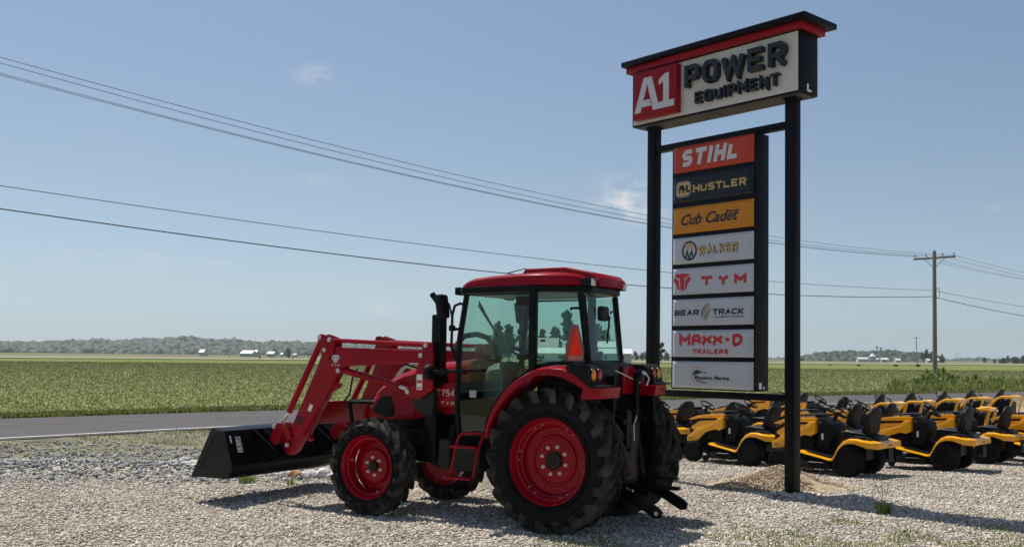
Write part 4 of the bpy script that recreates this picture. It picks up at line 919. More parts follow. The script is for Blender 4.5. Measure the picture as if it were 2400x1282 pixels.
        part(MB().box((1.80, s * .5982, 1.475), (.06, .002, .035)).box((1.80, s * .5982, 1.405), (.06, .002, .012)), "sticker_print", 'letterred', mast)
        # lift cylinder and tilt cylinder
        part(MB().tube([(2.95, s * .52, 1.585), (2.14, s * .52, 1.412)], .040, 14), "lift_cylinder", 'red')
        part(MB().tube([(2.14, s * .52, 1.412), (1.955, s * .52, 1.366)], .022, 12), "cylinder_rod", 'steel')
        part(MB().tube([(3.262, s * .535, 1.962), (3.765, s * .535, 1.075)], .038, 14).tube([(3.20, s * .50, 1.83), (3.30, s * .50, 1.62)], .02, 8), "tilt_cylinder", 'red')
        part(MB().tube([(3.765, s * .535, 1.075), (3.885, s * .535, .945)], .02, 12), "cylinder_rod", 'steel')
        # bucket linkage
        for y0, y1 in ((s * .585, s * .60), (s * .44, s * .455)):
            part(MB().prism([(4.005, .735), (3.935, .91), (3.885, .945), (3.80, .935), (3.715, .85), (3.66, .775), (3.735, .735), (3.79, .825), (3.83, .835), (3.88, .69), (3.92, .675)], y0, y1).bevel(.003), "bucket_link", 'red')
        for (x, z) in ((3.93, .90), (3.713, .689)):
            part(MB().lathe([(.026, 0), (.026, .02), (.012, .02), (.011, .026)], (x, s * .60 if s > 0 else -.626, z), 'y', 12), "pivot_pin", 'zinc')
        # parking stand folded against the arm
        part(MB().prism([(3.093, 1.441), (2.985, 1.43), (3.022, 1.377), (3.124, 1.321), (3.235, 1.18), (3.44, .816), (3.395, .76), (3.438, .735), (3.53, .825), (3.27, 1.24)], s * .485, s * .545).bevel(.005), "parking_stand", 'red')
        # hydraulic pipes on the inside of the far arm
        for k in range(4 if s < 0 else 0):
            yy = s * (.455 - .012 * k); d = .028 * k
            part(MB().tube([(2.0, yy, 1.66), (2.75 - d, yy, 1.66), (2.88 - d, yy, 1.60), (3.34 - d, yy, 1.0 - .02 * k)], .0075, 6), "hydraulic_pipe", 'zinc')
    f = lambda p, a: (-p[0], .5702 + a, p[1])
    mk = MB(); X0, Z0, sc = -3.03, 1.71, .38
    for poly in ([(-.15, .115), (-.07, .13), (.07, .13), (.15, .118), (.08, .075), (.045, .07), (.035, -.11), (-.035, -.11), (-.045, .07), (-.08, .073)], [(-.155, .085), (-.065, .04), (-.05, -.1), (-.075, -.09), (-.11, -.01), (-.15, .02)], [(.155, .09), (.065, .042), (.05, -.098), (.075, -.088), (.11, -.008), (.152, .025)]):
        mk.prism([(X0 + x * sc, Z0 + z * sc) for x, z in poly], 0, .002, fn=f)
    mk.build("maker_mark", M['letterwhite'], T, smooth=False)
    for c, x0 in (("T", -3.088), ("Y", -3.042), ("M", -2.998)):
        strokes(c, x0, x0 + .026, 1.628, 1.652, .006, f, .002).build("maker_lettering", M['letterwhite'], T, smooth=False)
    part(MB().prism([(3.30, 1.21), (3.50, 1.19), (3.62, .95), (3.42, .94)], -.468, .468).bevel(.012), "torque_tube", 'red', ang=25)
    # hoses arching between the arms
    for pts in ([(2.85, .40, 1.60), (2.95, .36, 1.50), (3.02, .33, 1.3), (3.12, .3, 1.22)], [(2.6, -.42, 1.62), (2.62, -.38, 1.45), (2.75, -.36, 1.3), (3.1, -.35, 1.2)], [(2.3, .40, 1.70), (2.05, .30, 1.62), (1.9, .38, 1.55)], [(2.45, -.40, 1.70), (2.2, -.30, 1.55), (2.0, -.3, 1.45)], [(3.22, .43, 1.78), (3.29, .42, 1.72), (3.35, .42, 1.62)]):
        part(MB().tube(pts, .011, 8), "hydraulic_hose", 'rubber')
    # --- bucket
    Bw = 1.03
    pr = [(4.49, .872), (4.297, .842), (4.225, .65), (4.158, .45), (4.163, .405), (4.20, .335), (4.26, .302), (4.80, .306)]
    bk = MB(); bk.ribbon(pr, .007, -Bw, Bw, lambda p, a: (p[0], a, p[1]))
    bucket = part(bk, "bucket", 'black', ang=20)
    side = [(4.50, .880), (4.292, .850), (4.15, .45), (4.156, .40), (4.195, .328), (4.26, .294), (4.82, .300), (4.80, .335)]
    for s in (1, -1):
        part(MB().prism(side, s * (Bw - .006), s * (Bw + .008)).bevel(.003), "bucket_side", 'darkgrey', bucket)
        part(MB().tube([(4.455, s * (Bw + .008), .79), (4.69, s * (Bw + .008), .40)], .012, 8), "side_rib", 'darkgrey', bucket)
        for y0 in (s * .44, s * .60):
            part(MB().prism([(4.30, .845), (4.26, .85), (3.90, .62), (3.86, .585), (3.90, .56), (4.18, .44)], y0 - .008, y0 + .008), "bucket_bracket", 'black', bucket)
    part(MB().box((4.395, 0, .862), (.21, 2 * Bw - .02, .016), Matrix.Rotation(-.155, 3, 'Y')).box((4.172, 0, .47), (.02, 2 * Bw - .06, .03)).bevel(.003), "bucket_lip", 'black', bucket)
    part(MB().box((4.74, 0, .298), (.16, 2 * Bw, .014)), "cutting_edge", 'darkgrey', bucket)
    # labels on the back of the bucket: the sheet runs from (4.297,.842) to (4.158,.45)
    ax_ = Vector((-.334, 0, -.943)); nx_ = Vector((-.943, 0, .334))
    fb_ = lambda p, a: tuple(Vector((4.297, 0, .842)) + ax_ * p[1] + Vector((0, p[0], 0)) + nx_ * (a + .016))
    part(MB().prism([(.826, .076), (.900, .070), (.905, .262), (.829, .266)], 0, .0015, fn=fb_), "model_plate", 'whitevinyl', bucket, smooth=False)
    part(MB().prism([(.962, .055), (.985, .053), (.988, .14), (.965, .142)], 0, .0015, fn=fb_), "small_plate", 'whitevinyl', bucket, smooth=False)
    ft_ = lambda p, a: fb_((.892 - p[1], .255 - p[0]), a + .0016)
    strokes("TX75", 0, .172, 0, .056, .0085, ft_, .001, gap=.3).build("plate_lettering", M['letterblack'], bucket, smooth=False)
    return T
build_tractor()

# ------------------------------------------------------------------ riding mowers
HEAD = radians(180 - 40)
def small_wheel(par, name, x, y, z, R, hw, Rb, side, ribs):
    root = empty(name, (x, y, z)); root.parent = par
    prof = [(Rb, hw * .8), (Rb + .02, hw * .97), (Rb + (R - Rb) * .55, hw * 1.02), (R - .022, hw * .88), (R - .006, hw * .6), (R, 0)]
    full = prof + [(r, -t) for r, t in prof[-2::-1]]
    t = MB().lathe([(r, q * side) for r, q in full], seg=36, caps=False)
    for k in range(ribs):
        for rr, n in ((-.55, 0), (0, .5), (.55, 0)):
            a = 2 * pi * (k + n) / ribs; rad = R - (.004 if rr == 0 else .012)
            t.box((rad * cos(a), hw * rr * 1.15, rad * sin(a)), (.014, hw * .5, R * 2 * pi / ribs * .55), Matrix.Rotation(-a, 3, 'Y'))
    t.build("tyre", M['rubber'], root)
    MB().lathe([(Rb + .006, side * hw * .80), (Rb - .008, side * hw * .74), (Rb - .02, side * hw * .4), (Rb * .75, side * hw * .25), (Rb * .4, side * hw * .30), (.025, side * hw * .30), (.022, side * hw * .5), (0, side * hw * .5)], seg=28).build("rim", M['black'], root)
    return root
def make_lawn_tractor():
    T = empty("lawn_tractor"); P = lambda mb, n, m, par=T, **k: mb.build(n, M[m], par, **k)
    for s in (1, -1):
        small_wheel(T, "rear_wheel", 0, s * .37, .25, .254, .115, .135, s, 30)
        small_wheel(T, "front_wheel", 1.24, s * .36, .188, .19, .078, .09, s, 24)
    P(MB().box((.55, 0, .36), (1.5, .30, .20)).box((1.24, 0, .22), (.08, .62, .06)).box((0, 0, .26), (.12, .6, .10)).box((.95, 0, .52), (.5, .40, .2)).bevel(.01), "chassis", 'black')
    # bonnet: stepped yellow side, dark slots, yellow top, black crown
    lower = [(.62, .83), (.62, .645), (.70, .60), (.81, .615), (1.02, .55), (1.20, .385), (1.42, .36), (1.425, .46), (1.30, .54), (1.20, .64), (.82, .735), (.74, .825)]
    upper = [(.62, .83), (.80, .82), (1.18, .77), (1.37, .655), (1.38, .60), (1.28, .57), (.9, .60), (.62, .66)]
    hood = P(MB().prism(upper, -.250, .250).bevel(.02).prism(lower, .24, .312).prism(lower, -.312, -.24).bevel(.018), "bonnet", 'yellow', ang=22)
    P(MB().prism([(.62, .832), (.62, .895), (1.0, .882), (1.25, .842), (1.395, .785), (1.40, .762), (1.18, .802)], -.268, .268).bevel(.022), "bonnet_top", 'yellow', hood)
    P(MB().prism([(.64, .80), (1.20, .75), (1.385, .63), (1.395, .70), (1.20, .80), (.64, .835)], -.255, .255).prism([(1.20, .42), (1.40, .37), (1.41, .62), (1.3, .62)], -.24, .24).bevel(.005), "bonnet_grille", 'blackplastic', hood)
    P(MB().prism([(.62, .885), (.62, .955), (.95, .935), (1.18, .885), (1.28, .84)], -.19, .19).bevel(.012), "bonnet_crown", 'black', hood)
    for s in (1, -1):
        font_text("maker_lettering", "Cub Cadet", -.97 if s > 0 else .67, -.67 if s > 0 else .97, .890, .928, (lambda p, a: (-p[0], .1902 + a, p[1] + .06 * (p[0] + .82) )) if s > 0 else (lambda p, a: (p[0], -.1902 - a, p[1] - .06 * (p[0] - .82))), .002, M['letterwhite'], hood, offset=.025, shear=.3)
        MB().box((1.385, s * .17, .70), (.012, .12, .045)).build("headlamp", M['lensclear'], hood)
        f = (lambda p, a: (-p[0], .3122 + a, p[1])) if s > 0 else (lambda p, a: (p[0], -.3122 - a, p[1]))
        strokes("XT1", -1.375 if s > 0 else 1.30, -1.30 if s > 0 else 1.375, .415, .445, .008, f, .001, gap=.2).build("model_lettering", M['letterblack'], hood, smooth=False)
    # dash tower, wheel
    P(MB().prism([(.615, .40), (.615, .89), (.52, .91), (.36, .80), (.33, .66), (.42, .40)], -.23, .23).bevel(.03), "dash", 'blackplastic')
    P(MB().box((.52, .236, .60), (.035, .016, .10)), "sticker", 'whitevinyl')
    P(MB().lathe([(.0, 0), (.035, 0), (.04, .02), (.03, .04), (0, .045)], (.56, .225, .80), 'y', 12).box((.5, .235, .82), (.14, .012, .02)), "throttle_knob", 'darkgrey')
    cx, cz, tl = .36, 1.0, radians(32)
    ring = [(cx + .165 * cos(a) * cos(tl), .165 * sin(a), cz + .165 * cos(a) * sin(tl)) for a in [2 * pi * k / 28 for k in range(29)]]
    w = P(MB().tube(ring, .016, 8, caps=False).tube([(cx, -.15, cz - .01), (cx - .01, 0, cz - .02), (cx, .15, cz - .01)], .014, 6).tube([(cx - .01, 0, cz - .02), (cx - .14, 0, cz - .085)], .014, 6), "steering_wheel", 'blackplastic')
    P(MB().tube([(.46, 0, .82), (cx - .005, 0, cz - .01)], .028, 8), "steering_column", 'blackplastic', w)
    # fender pan, running boards
    arc = [(.82, .375, .345), (.70, .352, .322), (.42, .302, .272), (.27, .275, .24), (.215, .30, .245), (.175, .37, .31), (.115, .48, .42), (.04, .565, .50), (-.06, .608, .535), (-.17, .612, .535), (-.30, .59, .50), (-.42, .572, .475), (-.52, .56, .465)]
    for s in (1, -1):
        rings = []
        for (x, zt, zb) in arc:
            e = .49 if x > -.3 else .49 - (-.3 - x) * .35
            rings.append([(x, s * .215, zt - .022), (x, s * .215, zt), (x, s * (e - .035), zt), (x, s * (e - .008), zt - .012), (x, s * e, zt - .03), (x, s * e, zb), (x, s * (e - .018), zb), (x, s * (e - .022), zt - .035)])
        P(MB().loft(rings), "fender", 'yellow', ang=35)
        P(MB().prism([(.28, .302), (.72, .372), (.72, .378), (.28, .308)], s * .25, s * .44), "foot_mat", 'blackplastic')
        P(MB().prism([(.15, .50), (.05, .60), (-.10, .645), (-.30, .64), (-.38, .60), (-.2, .58)], s * .20, s * .38).bevel(.015), "fender_top", 'blackplastic')
    P(MB().prism([(-.30, .47), (-.52, .465), (-.535, .50), (-.52, .565), (-.30, .60)], -.42, .42).bevel(.015), "rear_pan", 'yellow')
    font_text("maker_lettering", "Cub Cadet", -.09, .09, .503, .530, lambda p, a: (-.5365 - a, -p[0], p[1]), .001, M['letterblack'], T, offset=.02, shear=.3)
    P(MB().prism([(.20, .42), (.16, .62), (-.42, .62), (-.42, .45)], -.20, .20).bevel(.02), "seat_box", 'black')
    P(MB().box((-.545, 0, .36), (.02, .16, .20)).box((-.50, 0, .27), (.10, .2, .03)).bevel(.006), "hitch_plate", 'darkgrey')
    # seat
    P(MB().prism([(.22, .655), (.20, .70), (.10, .715), (-.20, .69), (-.26, .66), (-.2, .63), (.15, .63)], -.24, .24).bevel(.03, seg=3), "seat_cushion", 'seat')
    bp = [(-.235, .66), (-.215, .70), (-.225, .72)]
    rings = []
    for z, w_, x, d in ((.67, .19, -.18, .05), (.74, .225, -.20, .055), (.86, .235, -.235, .05), (.98, .225, -.275, .045), (1.05, .185, -.295, .04), (1.085, .12, -.305, .03), (1.095, .05, -.308, .02)):
        rings.append([(x + d, -w_ * .8, z), (x + d * .6, -w_, z), (x - d * .6, -w_, z), (x - d, -w_ * .8, z), (x - d, w_ * .8, z), (x - d * .6, w_, z), (x + d * .6, w_, z), (x + d, w_ * .8, z)])
    P(MB().loft(rings), "seat_back", 'seat', ang=55)
    P(MB().box((-.285, 0, .86), (.02, .36, .34), Matrix.Rotation(-.14, 3, 'Y')).bevel(.02), "seat_shell", 'darkgrey')
    P(MB().box((-.1, 0, .625), (.3, .3, .03)).box((-.30, 0, .63), (.08, .30, .05)), "seat_bracket", 'darkgrey')
    # cutting deck
    dk = [(.15, .0), (.2, .33), (.34, .50), (.62, .53), (.84, .42), (.93, .15), (.93, -.15), (.84, -.42), (.62, -.53), (.34, -.50), (.2, -.33), (.15, 0)][:-1]
    P(MB().prism(dk, .10, .215, ax='z').bevel(.03, seg=3).prism([(.35, .2), (.75, .2), (.75, -.2), (.35, -.2)], .215, .25, ax='z'), "mower_deck", 'black')
    for s in (1, -1): P(MB().lathe([(.0, -.02), (.06, -.02), (.06, .02), (0, .02)], (.92, s * .42, .09), 'y', 14), "deck_wheel", 'blackplastic')
    return T
def make_zero_turn():
    T = empty("zero_turn_mower"); P = lambda mb, n, m, par=T, **k: mb.build(n, M[m], par, **k)
    for s in (1, -1):
        small_wheel(T, "rear_wheel", 0, s * .44, .25, .254, .13, .135, s, 28)
        small_wheel(T, "front_caster", 1.25, s * .42, .15, .15, .06, .07, s, 18)
        P(MB().tube([(1.25, s * .42, .16), (1.20, s * .42, .36), (1.12, s * .40, .38)], .022, 8), "caster_fork", 'black')
        # one long yellow side tube that loops round the engine
        P(MB().tube([(1.15, s * .36, .40), (.6, s * .36, .40), (.25, s * .37, .46), (.02, s * .38, .66), (-.22, s * .38, .90), (-.34, s * .375, .96), (-.50, s * .36, .965), (-.62, s * .35, .955), (-.64, s * .34, .93), (-.58, s * .34, .74), (-.54, s * .34, .52)], .032, 10), "side_frame", 'yellow')
    P(MB().tube([(-.62, .35, .955), (-.63, -.35, .955)], .03, 10), "rear_bar", 'yellow')
    P(MB().box((.55, 0, .37), (1.2, .66, .05)).prism([(1.12, .39), (1.22, .44), (1.12, .62), (1.02, .66), (.98, .6)], -.28, .28).bevel(.015), "floor_pan", 'blackplastic')
    P(MB().prism([(.30, .40), (.26, .52), (-.10, .52), (-.12, .40)], -.34, .34).bevel(.02), "seat_pan", 'blackplastic')
    P(MB().box((-.36, 0, .66), (.34, .44, .34)).lathe([(.16, .82), (.16, .87), (.1, .9), (0, .9)], (-.36, 0, 0), 'z', 18).box((-.2, 0, .35), (.5, .5, .14)).bevel(.02), "engine", 'black')
    P(MB().prism([(.36, .60), (.34, .66), (.2, .665), (-.04, .64), (-.08, .58), (.3, .55)], -.25, .25).bevel(.035, seg=3), "seat_cushion", 'seat')
    rings = []
    for z, w_, x, d in ((.60, .18, -.04, .05), (.70, .235, -.06, .06), (.84, .24, -.10, .055), (.96, .21, -.145, .05), (1.06, .165, -.18, .045), (1.13, .135, -.205, .04), (1.16, .08, -.215, .02)):
        rings.append([(x + d, -w_ * .8, z), (x + d * .6, -w_, z), (x - d * .6, -w_, z), (x - d, -w_ * .8, z), (x - d, w_ * .8, z), (x - d * .6, w_, z), (x + d * .6, w_, z), (x + d, w_ * .8, z)])
    P(MB().loft(rings), "seat_back", 'seat', ang=50)
    for s in (1, -1):
        P(MB().box((.08, s * .29, .78), (.30, .06, .045)).bevel(.015), "armrest", 'seat')
        P(MB().tube([(.30, s * .33, .42), (.36, s * .33, .72), (.48, s * .24, .98), (.48, s * .10, 1.0)], .016, 8), "lap_bar", 'blackplastic')
    cx, cz, tl = .62, .97, radians(38)
    ring = [(cx + .15 * cos(a) * cos(tl), .15 * sin(a), cz + .15 * cos(a) * sin(tl)) for a in [2 * pi * k / 24 for k in range(25)]]
    w = P(MB().tube(ring, .015, 8, caps=False).tube([(cx, -.14, cz), (cx, .14, cz)], .013, 6), "steering_wheel", 'blackplastic')
    P(MB().tube([(.95, 0, .45), (.80, 0, .75), (cx, 0, cz)], .032, 8), "steering_column", 'blackplastic', w)
    P(MB().prism([(.15, .0), (.2, .5), (.5, .6), (.85, .48), (.95, .1), (.95, -.1), (.85, -.48), (.5, -.6), (.2, -.5)], .11, .24, ax='z').bevel(.03), "mower_deck", 'yellow')
    return T
lt = make_lawn_tractor(); zt = make_zero_turn()
MOW = [  # x, y, heading offset in degrees, label
 (2.89, 17.68, 0, "yellow lawn tractor seen whole between the tractor and the right sign post"),
 (4.06, 15.57, 1, "nearest yellow lawn tractor, its bonnet hidden behind the right sign post"),
 (5.94, 16.80, -1, "yellow lawn tractor seen whole right of the sign, small sticker on its fender"),
 (7.24, 18.40, 0, "lawn tractor in the front row behind the one with a fender sticker"),
 (1.55, 19.60, 2, "lawn tractor mostly hidden by the tractor's rear wheel, only its seat end showing"),
 (2.60, 20.90, 0, "lawn tractor behind the front row, steering wheel over another mower's bonnet"),
 (3.68, 22.00, -2, "lawn tractor whose black seat shows just left of the right sign post"),
 (4.71, 19.19, 0, "lawn tractor directly behind the nearest one, only bonnet top and wheel showing"),
 (5.96, 21.20, 3, "second row lawn tractor right of the post with its yellow bonnet side exposed"),
 (5.82, 24.70, 0, "far lawn tractor by the road with its black seat beside the post"),
 (5.35, 27.10, -3, "farthest lawn tractor, its seat just right of the sign post"),
 (8.70, 18.60, 6, "yellow lawn tractor cut off by the right edge of the photo"),
]
for i, (x, y, dh, lab) in enumerate(MOW):
    o = lt if i == 0 else copy_tree(lt)
    o.location = (x, y, float(lot_z(x, y)) + .010); o.scale = (.96,) * 3; o.rotation_euler = (0, 0, HEAD - radians(dh)); o['label'] = lab; o['category'] = "lawn mower"; o['group'] = "yellow lawn tractors lined up on the gravel"
ZT = [(6.30, 22.9, 0, "leftmost zero turn mower with looped yellow frame tube"), (7.42, 24.3, 3, "second zero turn mower from the left, its steering wheel against the road"),
      (8.62, 25.5, -3, "third zero turn mower from the left, tall seat turned towards the road"), (9.85, 27.0, 0, "fourth zero turn mower from the left, beside a white tag"), (11.2, 28.3, 4, "rightmost zero turn mower of the row by the road"), (7.6, 21.0, -8, "zero turn mower in the second row behind the front lawn tractors")]
for i, (x, y, dh, lab) in enumerate(ZT):
    o = zt if i == 0 else copy_tree(zt)
    o.location = (x, y, float(lot_z(x, y)) + .012); o.rotation_euler = (0, 0, HEAD - radians(dh)); o['label'] = lab; o['category'] = "lawn mower"; o['group'] = "zero turn mowers parked by the road"
# white tag hanging on a mower's wheel
t_ = MB().box((9.45, 27.45, .80), (.26, .01, .16), Matrix.Rotation(.3, 3, 'Y')).build("price_tag", M['whitevinyl']); tag(t_, "white paper tag on a mower in the row by the road", "tag")

# ------------------------------------------------------------------ utility poles and wires
dl = Vector((.72, .694, 0)); nl_ = Vector((.694, -.72, 0)); PB = Vector((22.9, 68.0, 0))
def utility_pole(name, base, h, r, arm, label, group, detail=True, lean=0.0):
    T = empty(name, base); tag(T, label, "utility pole", group)
    MB().tube([(0, 0, -.3), (lean, 0, h)], r, 10, r1=r * .72).build("shaft", M['wood'], T)
    c = MB(); a = nl_ * arm
    rot = Matrix.Rotation(atan2(nl_.y, nl_.x), 3, 'Z')
    c.box((lean + nl_.y * -.0, 0, h - .46), (arm * 2, .10, .12), rot); c.build("crossarm", M['wood'], T)
    if detail:
        for s in (1, -1):
            MB().tube([tuple(nl_ * s * .78 + Vector((0, 0, h - .50))), tuple(nl_ * s * .06 + Vector((0, 0, h - 1.12)))], .02, 6).build("brace", M['wood'], T)
        ins = MB().tube([(0, 0, -.1), (0, 0, .06)], .012, 6).lathe([(.03, .04), (.05, .06), (.035, .09), (.045, .11), (.03, .16), (0, .17)], (0, 0, 0), 'z', 10).build("insulator", M['darkgrey'], None, mesh_only=True)
        for o in (-1.4, -.6, .6, 1.4): link("insulator", ins, T, nl_ * o + Vector((0, 0, h - .34)))
        MB().box((0, 0, h + .03), (.05, .05, .1)).build("pole_top_pin", M['darkgrey'], T)
        lp = [(.16 + .13 * cos(a), -.14 + .0 * sin(a), 6.28 + .34 * sin(a)) for a in [2 * pi * k / 20 for k in range(21)]]
        MB().tube(lp, .018, 6, caps=False).build("cable_loop", M['wire'], T)
    return T
utility_pole("utility_pole", PB, 9.15, .165, 1.52, "weathered wooden power pole with a crossarm standing in weeds by the road", "wooden power poles", lean=.0)
utility_pole("utility_pole", (100.9, 316, -.1), 9.2, .15, 1.1, "distant leaning wooden power pole beyond the field, left of the near pole", "wooden power poles", False, lean=-.35)
WIRES = [(1.4, (.00139, .0576, 8.80), .010, 'wirelight', "upper power line running from the right end of the crossarm"), (.6, (.00149, .0621, 8.80), .010, 'wirelight', "second power line from the right on the crossarm"),
         (-.6, (.0014, .0572, 8.83), .010, 'wirelight', "third power line from the right on the crossarm"), (-1.4, (.00134, .0515, 8.86), .010, 'wirelight', "lowest power line, from the left end of the crossarm"),
         (-.17, (.00075, .0401, 6.50), .012, 'wire', "thin telephone cable strung below the power lines"), (-.17, (.00103, .060, 6.06), .019, 'wire', "thick black telephone cable, lowest of all the lines")]
for o, (a, b_, c), r, mm, lab in WIRES:
    pts = []
    for t in np.linspace(-68, 0, 40): p = PB + nl_ * o + dl * t; pts.append((p.x, p.y, a * t * t + b_ * t + c))
    bb = -b_ * (1.02 if c > 8 else 1.16)
    for t in np.linspace(1.6, 64, 30): p = PB + nl_ * o + dl * t; pts.append((p.x, p.y, a * t * t + bb * t + c))
    w_ = MB().tube(pts, r, 6).build("power_line" if c > 8 else "telephone_cable", M[mm]); tag(w_, lab, "cable", "wires on the roadside poles")

# ------------------------------------------------------------------ things on the ground
def mound(name, cx, cy, rx, ry, h, m, label, cat, seed, n=44, pw=1.5, jag=.35):
    V = []; F = []
    for i in range(n + 1):
        for j in range(n + 1):
            u, v = (i / n * 2 - 1) * 1.15, (j / n * 2 - 1) * 1.15; d = sqrt(u * u + v * v); a = atan2(v, u)
            d2 = d / (1 + .22 * sin(2 * a + seed) + .12 * sin(5 * a + seed * 2))
            z = h * max(0, 1 - d2) ** pw * (1 + jag * (mnoise.noise((u * 3, v * 3, seed)))) + h * .10 * mnoise.noise((u * 9, v * 9, seed)) * max(0, 1 - d2) - .03 * max(0, d2 - .9)
            x, y = cx + u * rx, cy + v * ry; V.append((x, y, float(lot_z(x, y)) + z - .004))
    for i in range(n):
        for j in range(n): q = i * (n + 1) + j; F.append((q, q + n + 1, q + n + 2, q + 1))
    o = np_mesh(name, V, F, m, None, smooth=True); tag(o, label, cat); return o
M['sand'] = mat("sandy_soil", (.44, .345, .23), rough=.95, var=.3, scale=14, bump=.7, bscale=45, detail=8, spec=.1)
mound("soil_mound", 2.55, 14.0, .85, .55, .29, M['sand'], "low heap of brown sandy soil piled behind the right sign post", "mound", 3, pw=1.15)
rs = np.random.RandomState(5); n = 9000; u = rs.uniform(-1.2, 1.2, n); v = rs.uniform(-1.2, 1.2, n); kk = u * u + v * v < 1.35; u, v = u[kk], v[kk]
xx, yy = 2.55 + u * 1.0, 14.0 + v * .64; zz = lot_z(xx, yy) + .29 * np.clip(1 - np.hypot(u * 1.0 / .85, v * .64 / .55) / 1.15, 0, 1) ** 1.1 * 1.03
M['soilgravel'] = leaf_mat("soil_clods", (.30, .225, .14), (.62, .50, .35), 0)
scatter_stones("soil_clods", np.c_[xx, yy, zz], .008 + .016 * rs.rand(len(xx)) ** 2, rs.rand(len(xx)), M['soilgravel'], 8)
dg = mound("dead_grass_heap", -2.75, 14.6, .85, .42, .22, mat("dead_thatch", (.085, .06, .034), rough=.95, var=.4, scale=12, bump=.8, bscale=40, spec=.1), "heap of brown dead grass behind the tractor's front wheel", "grass heap", 5, pw=.8)
n = 5000; u = rs.uniform(-1, 1, n); v = rs.uniform(-1, 1, n); kk = u * u + v * v < 1; u, v = u[kk], v[kk]
xx, yy = -2.75 + u * .9, 14.6 + v * .45; zz = lot_z(xx, yy) + .22 * np.clip(1 - np.hypot(u, v), 0, 1) ** .8 - .02
o = cards("dead_grass_blades", np.c_[xx, yy, zz], .07 + .12 * rs.rand(len(xx)), rs.rand(len(xx)), M['drygrass'], 9, .09, 1.25, kind=None); o.parent = dg; o.name = "grass_blades"
# loose white rocks
def rock(name, x, y, r, m, seed, label, group, sq=.7):
    rn = random.Random(seed); bm = bmesh.new(); bmesh.ops.create_icosphere(bm, subdivisions=2, radius=1)
    for vtx in bm.verts:
        k = 1 + .38 * mnoise.noise(vtx.co * 1.1 + Vector((seed * 3.1, 0, 0))) + .12 * mnoise.noise(vtx.co * 3 + Vector((0, seed, 0)))
        vtx.co = Vector((vtx.co.x * 1.25, vtx.co.y * .9, vtx.co.z * sq)) * k * r
    me = bpy.data.meshes.new(name); bm.to_mesh(me); bm.free(); me.materials.append(m)
    o = link(name, me, None, (x, y, float(lot_z(x, y)) + r * sq * .55), rn.uniform(0, 6)); tag(o, label, "rock", group); return o
RK = [(-4.62, 14.35, .075, "small white rock at the left end of the row under the bucket"), (-4.42, 14.4, .085, "flat white rock left of the brown stone under the bucket"), (-4.05, 14.3, .12, "white rock right beside the brown stone"),
      (-3.88, 14.42, .13, "largest white rock of the row under the bucket"), (-3.70, 14.25, .085, "white rock leaning on the front of the largest one"), (-3.56, 14.4, .11, "white rock at the right of the row near the dead grass"), (-3.42, 14.3, .07, "smallest white rock beside the dead grass heap")]
for i, (x, y, r, lab) in enumerate(RK): rock("rock", x, y, r, M['concrete'], i + 1, lab, "white rocks under the bucket")
rock("rock", -4.24, 14.3, .095, M['stonebrown'], 31, "brown rounded stone among the white rocks under the bucket", "white rocks under the bucket")
rn = random.Random(12)
for i in range(22):
    x = -5.25 - abs(rn.gauss(0, .7)); y = 15.6 + rn.gauss(0, .8) + (x + 6) * -.25
    rock("rock", x, y, rn.uniform(.03, .075), M['concrete'], 50 + i, "loose pale rock in the stony bank left of the bucket", "pale rocks left of the bucket")
# grass tufts
def tuft(name, x, y, h, n, label, seed, m='grass', spread=.10, group=None, stalks=0):
    rn = np.random.RandomState(seed); V = []; F = []; c = []
    for k in range(n):
        a = rn.uniform(0, 2 * pi); r = spread * rn.rand() ** .7 * .5; L = h * rn.uniform(.5, 1); out = L * rn.uniform(.15, .75); w = .004 + .004 * rn.rand()
        p0 = np.array([r * cos(a), r * sin(a), 0]); d = np.array([cos(a + rn.uniform(-.5, .5)), sin(a + rn.uniform(-.5, .5)), 0]); s = np.array([-d[1], d[0], 0]) * w; zz_ = np.array([0, 0, 1.0])
        P1 = p0 + d * out * .35 + zz_ * L * .6; P2 = p0 + d * out + zz_ * L * .92
        i = len(V); V += [p0 - s, p0 + s, P1 + s * .9, P1 - s * .9, P2]; F += [(i, i + 1, i + 2, i + 3), (i + 3, i + 2, i + 4, i + 4)]; c += [rn.rand() * .8] * 2
    me = bpy.data.meshes.new(name); me.from_pydata([tuple(v) for v in V], [], [f[:3] if f[3] == f[2] else f for f in F])
    at = me.attributes.new("tone", 'FLOAT', 'FACE'); at.data.foreach_set("value", np.array(c, np.float32)); me.materials.append(M[m])
    o = link(name, me, None, (x, y, float(lot_z(x, y)))); tag(o, label, "weed", group)
    for k in range(stalks):
        a = k * 1.9 + .5; q = MB().tube([(0, 0, 0), (.03 * cos(a), .03 * sin(a), h * 1.2), (.13 * cos(a), .11 * sin(a), h * 2.3)], .0035, 5).tube([(.13 * cos(a), .11 * sin(a), h * 2.3), (.17 * cos(a), .14 * sin(a), h * 2.75)], .007, 5, r1=.003)
        q.build("seed_stalk", M['weedstalk'], o)
    return o
M['weedstalk'] = mat("seed_stalk", (.24, .23, .10), rough=.9)
tuft("grass_tuft", 3.32, 11.65, .17, 150, "green grass tuft with tall seed stalks standing alone in the gravel", 1, spread=.16, stalks=3)
tuft("grass_tuft", -4.75, 13.75, .14, 130, "green grass tuft just below the bucket's lower edge", 2, spread=.22)
tuft("grass_tuft", -4.1, 13.55, .16, 26, "thin sparse weed in the gravel in front of the white rocks", 3, 'weed', .10)
x, y = wedge(30000, 8.9, 11.2, rs, 1.0); k = (x > -.6) & (vnoise(x * 1.9 + 3, y * 3.2) + .35 * vnoise(x * 6, y * 9) > .74 - .16 * np.clip((x - .5) / 1.2, 0, 1) + .24 * (y - 9.35)) 
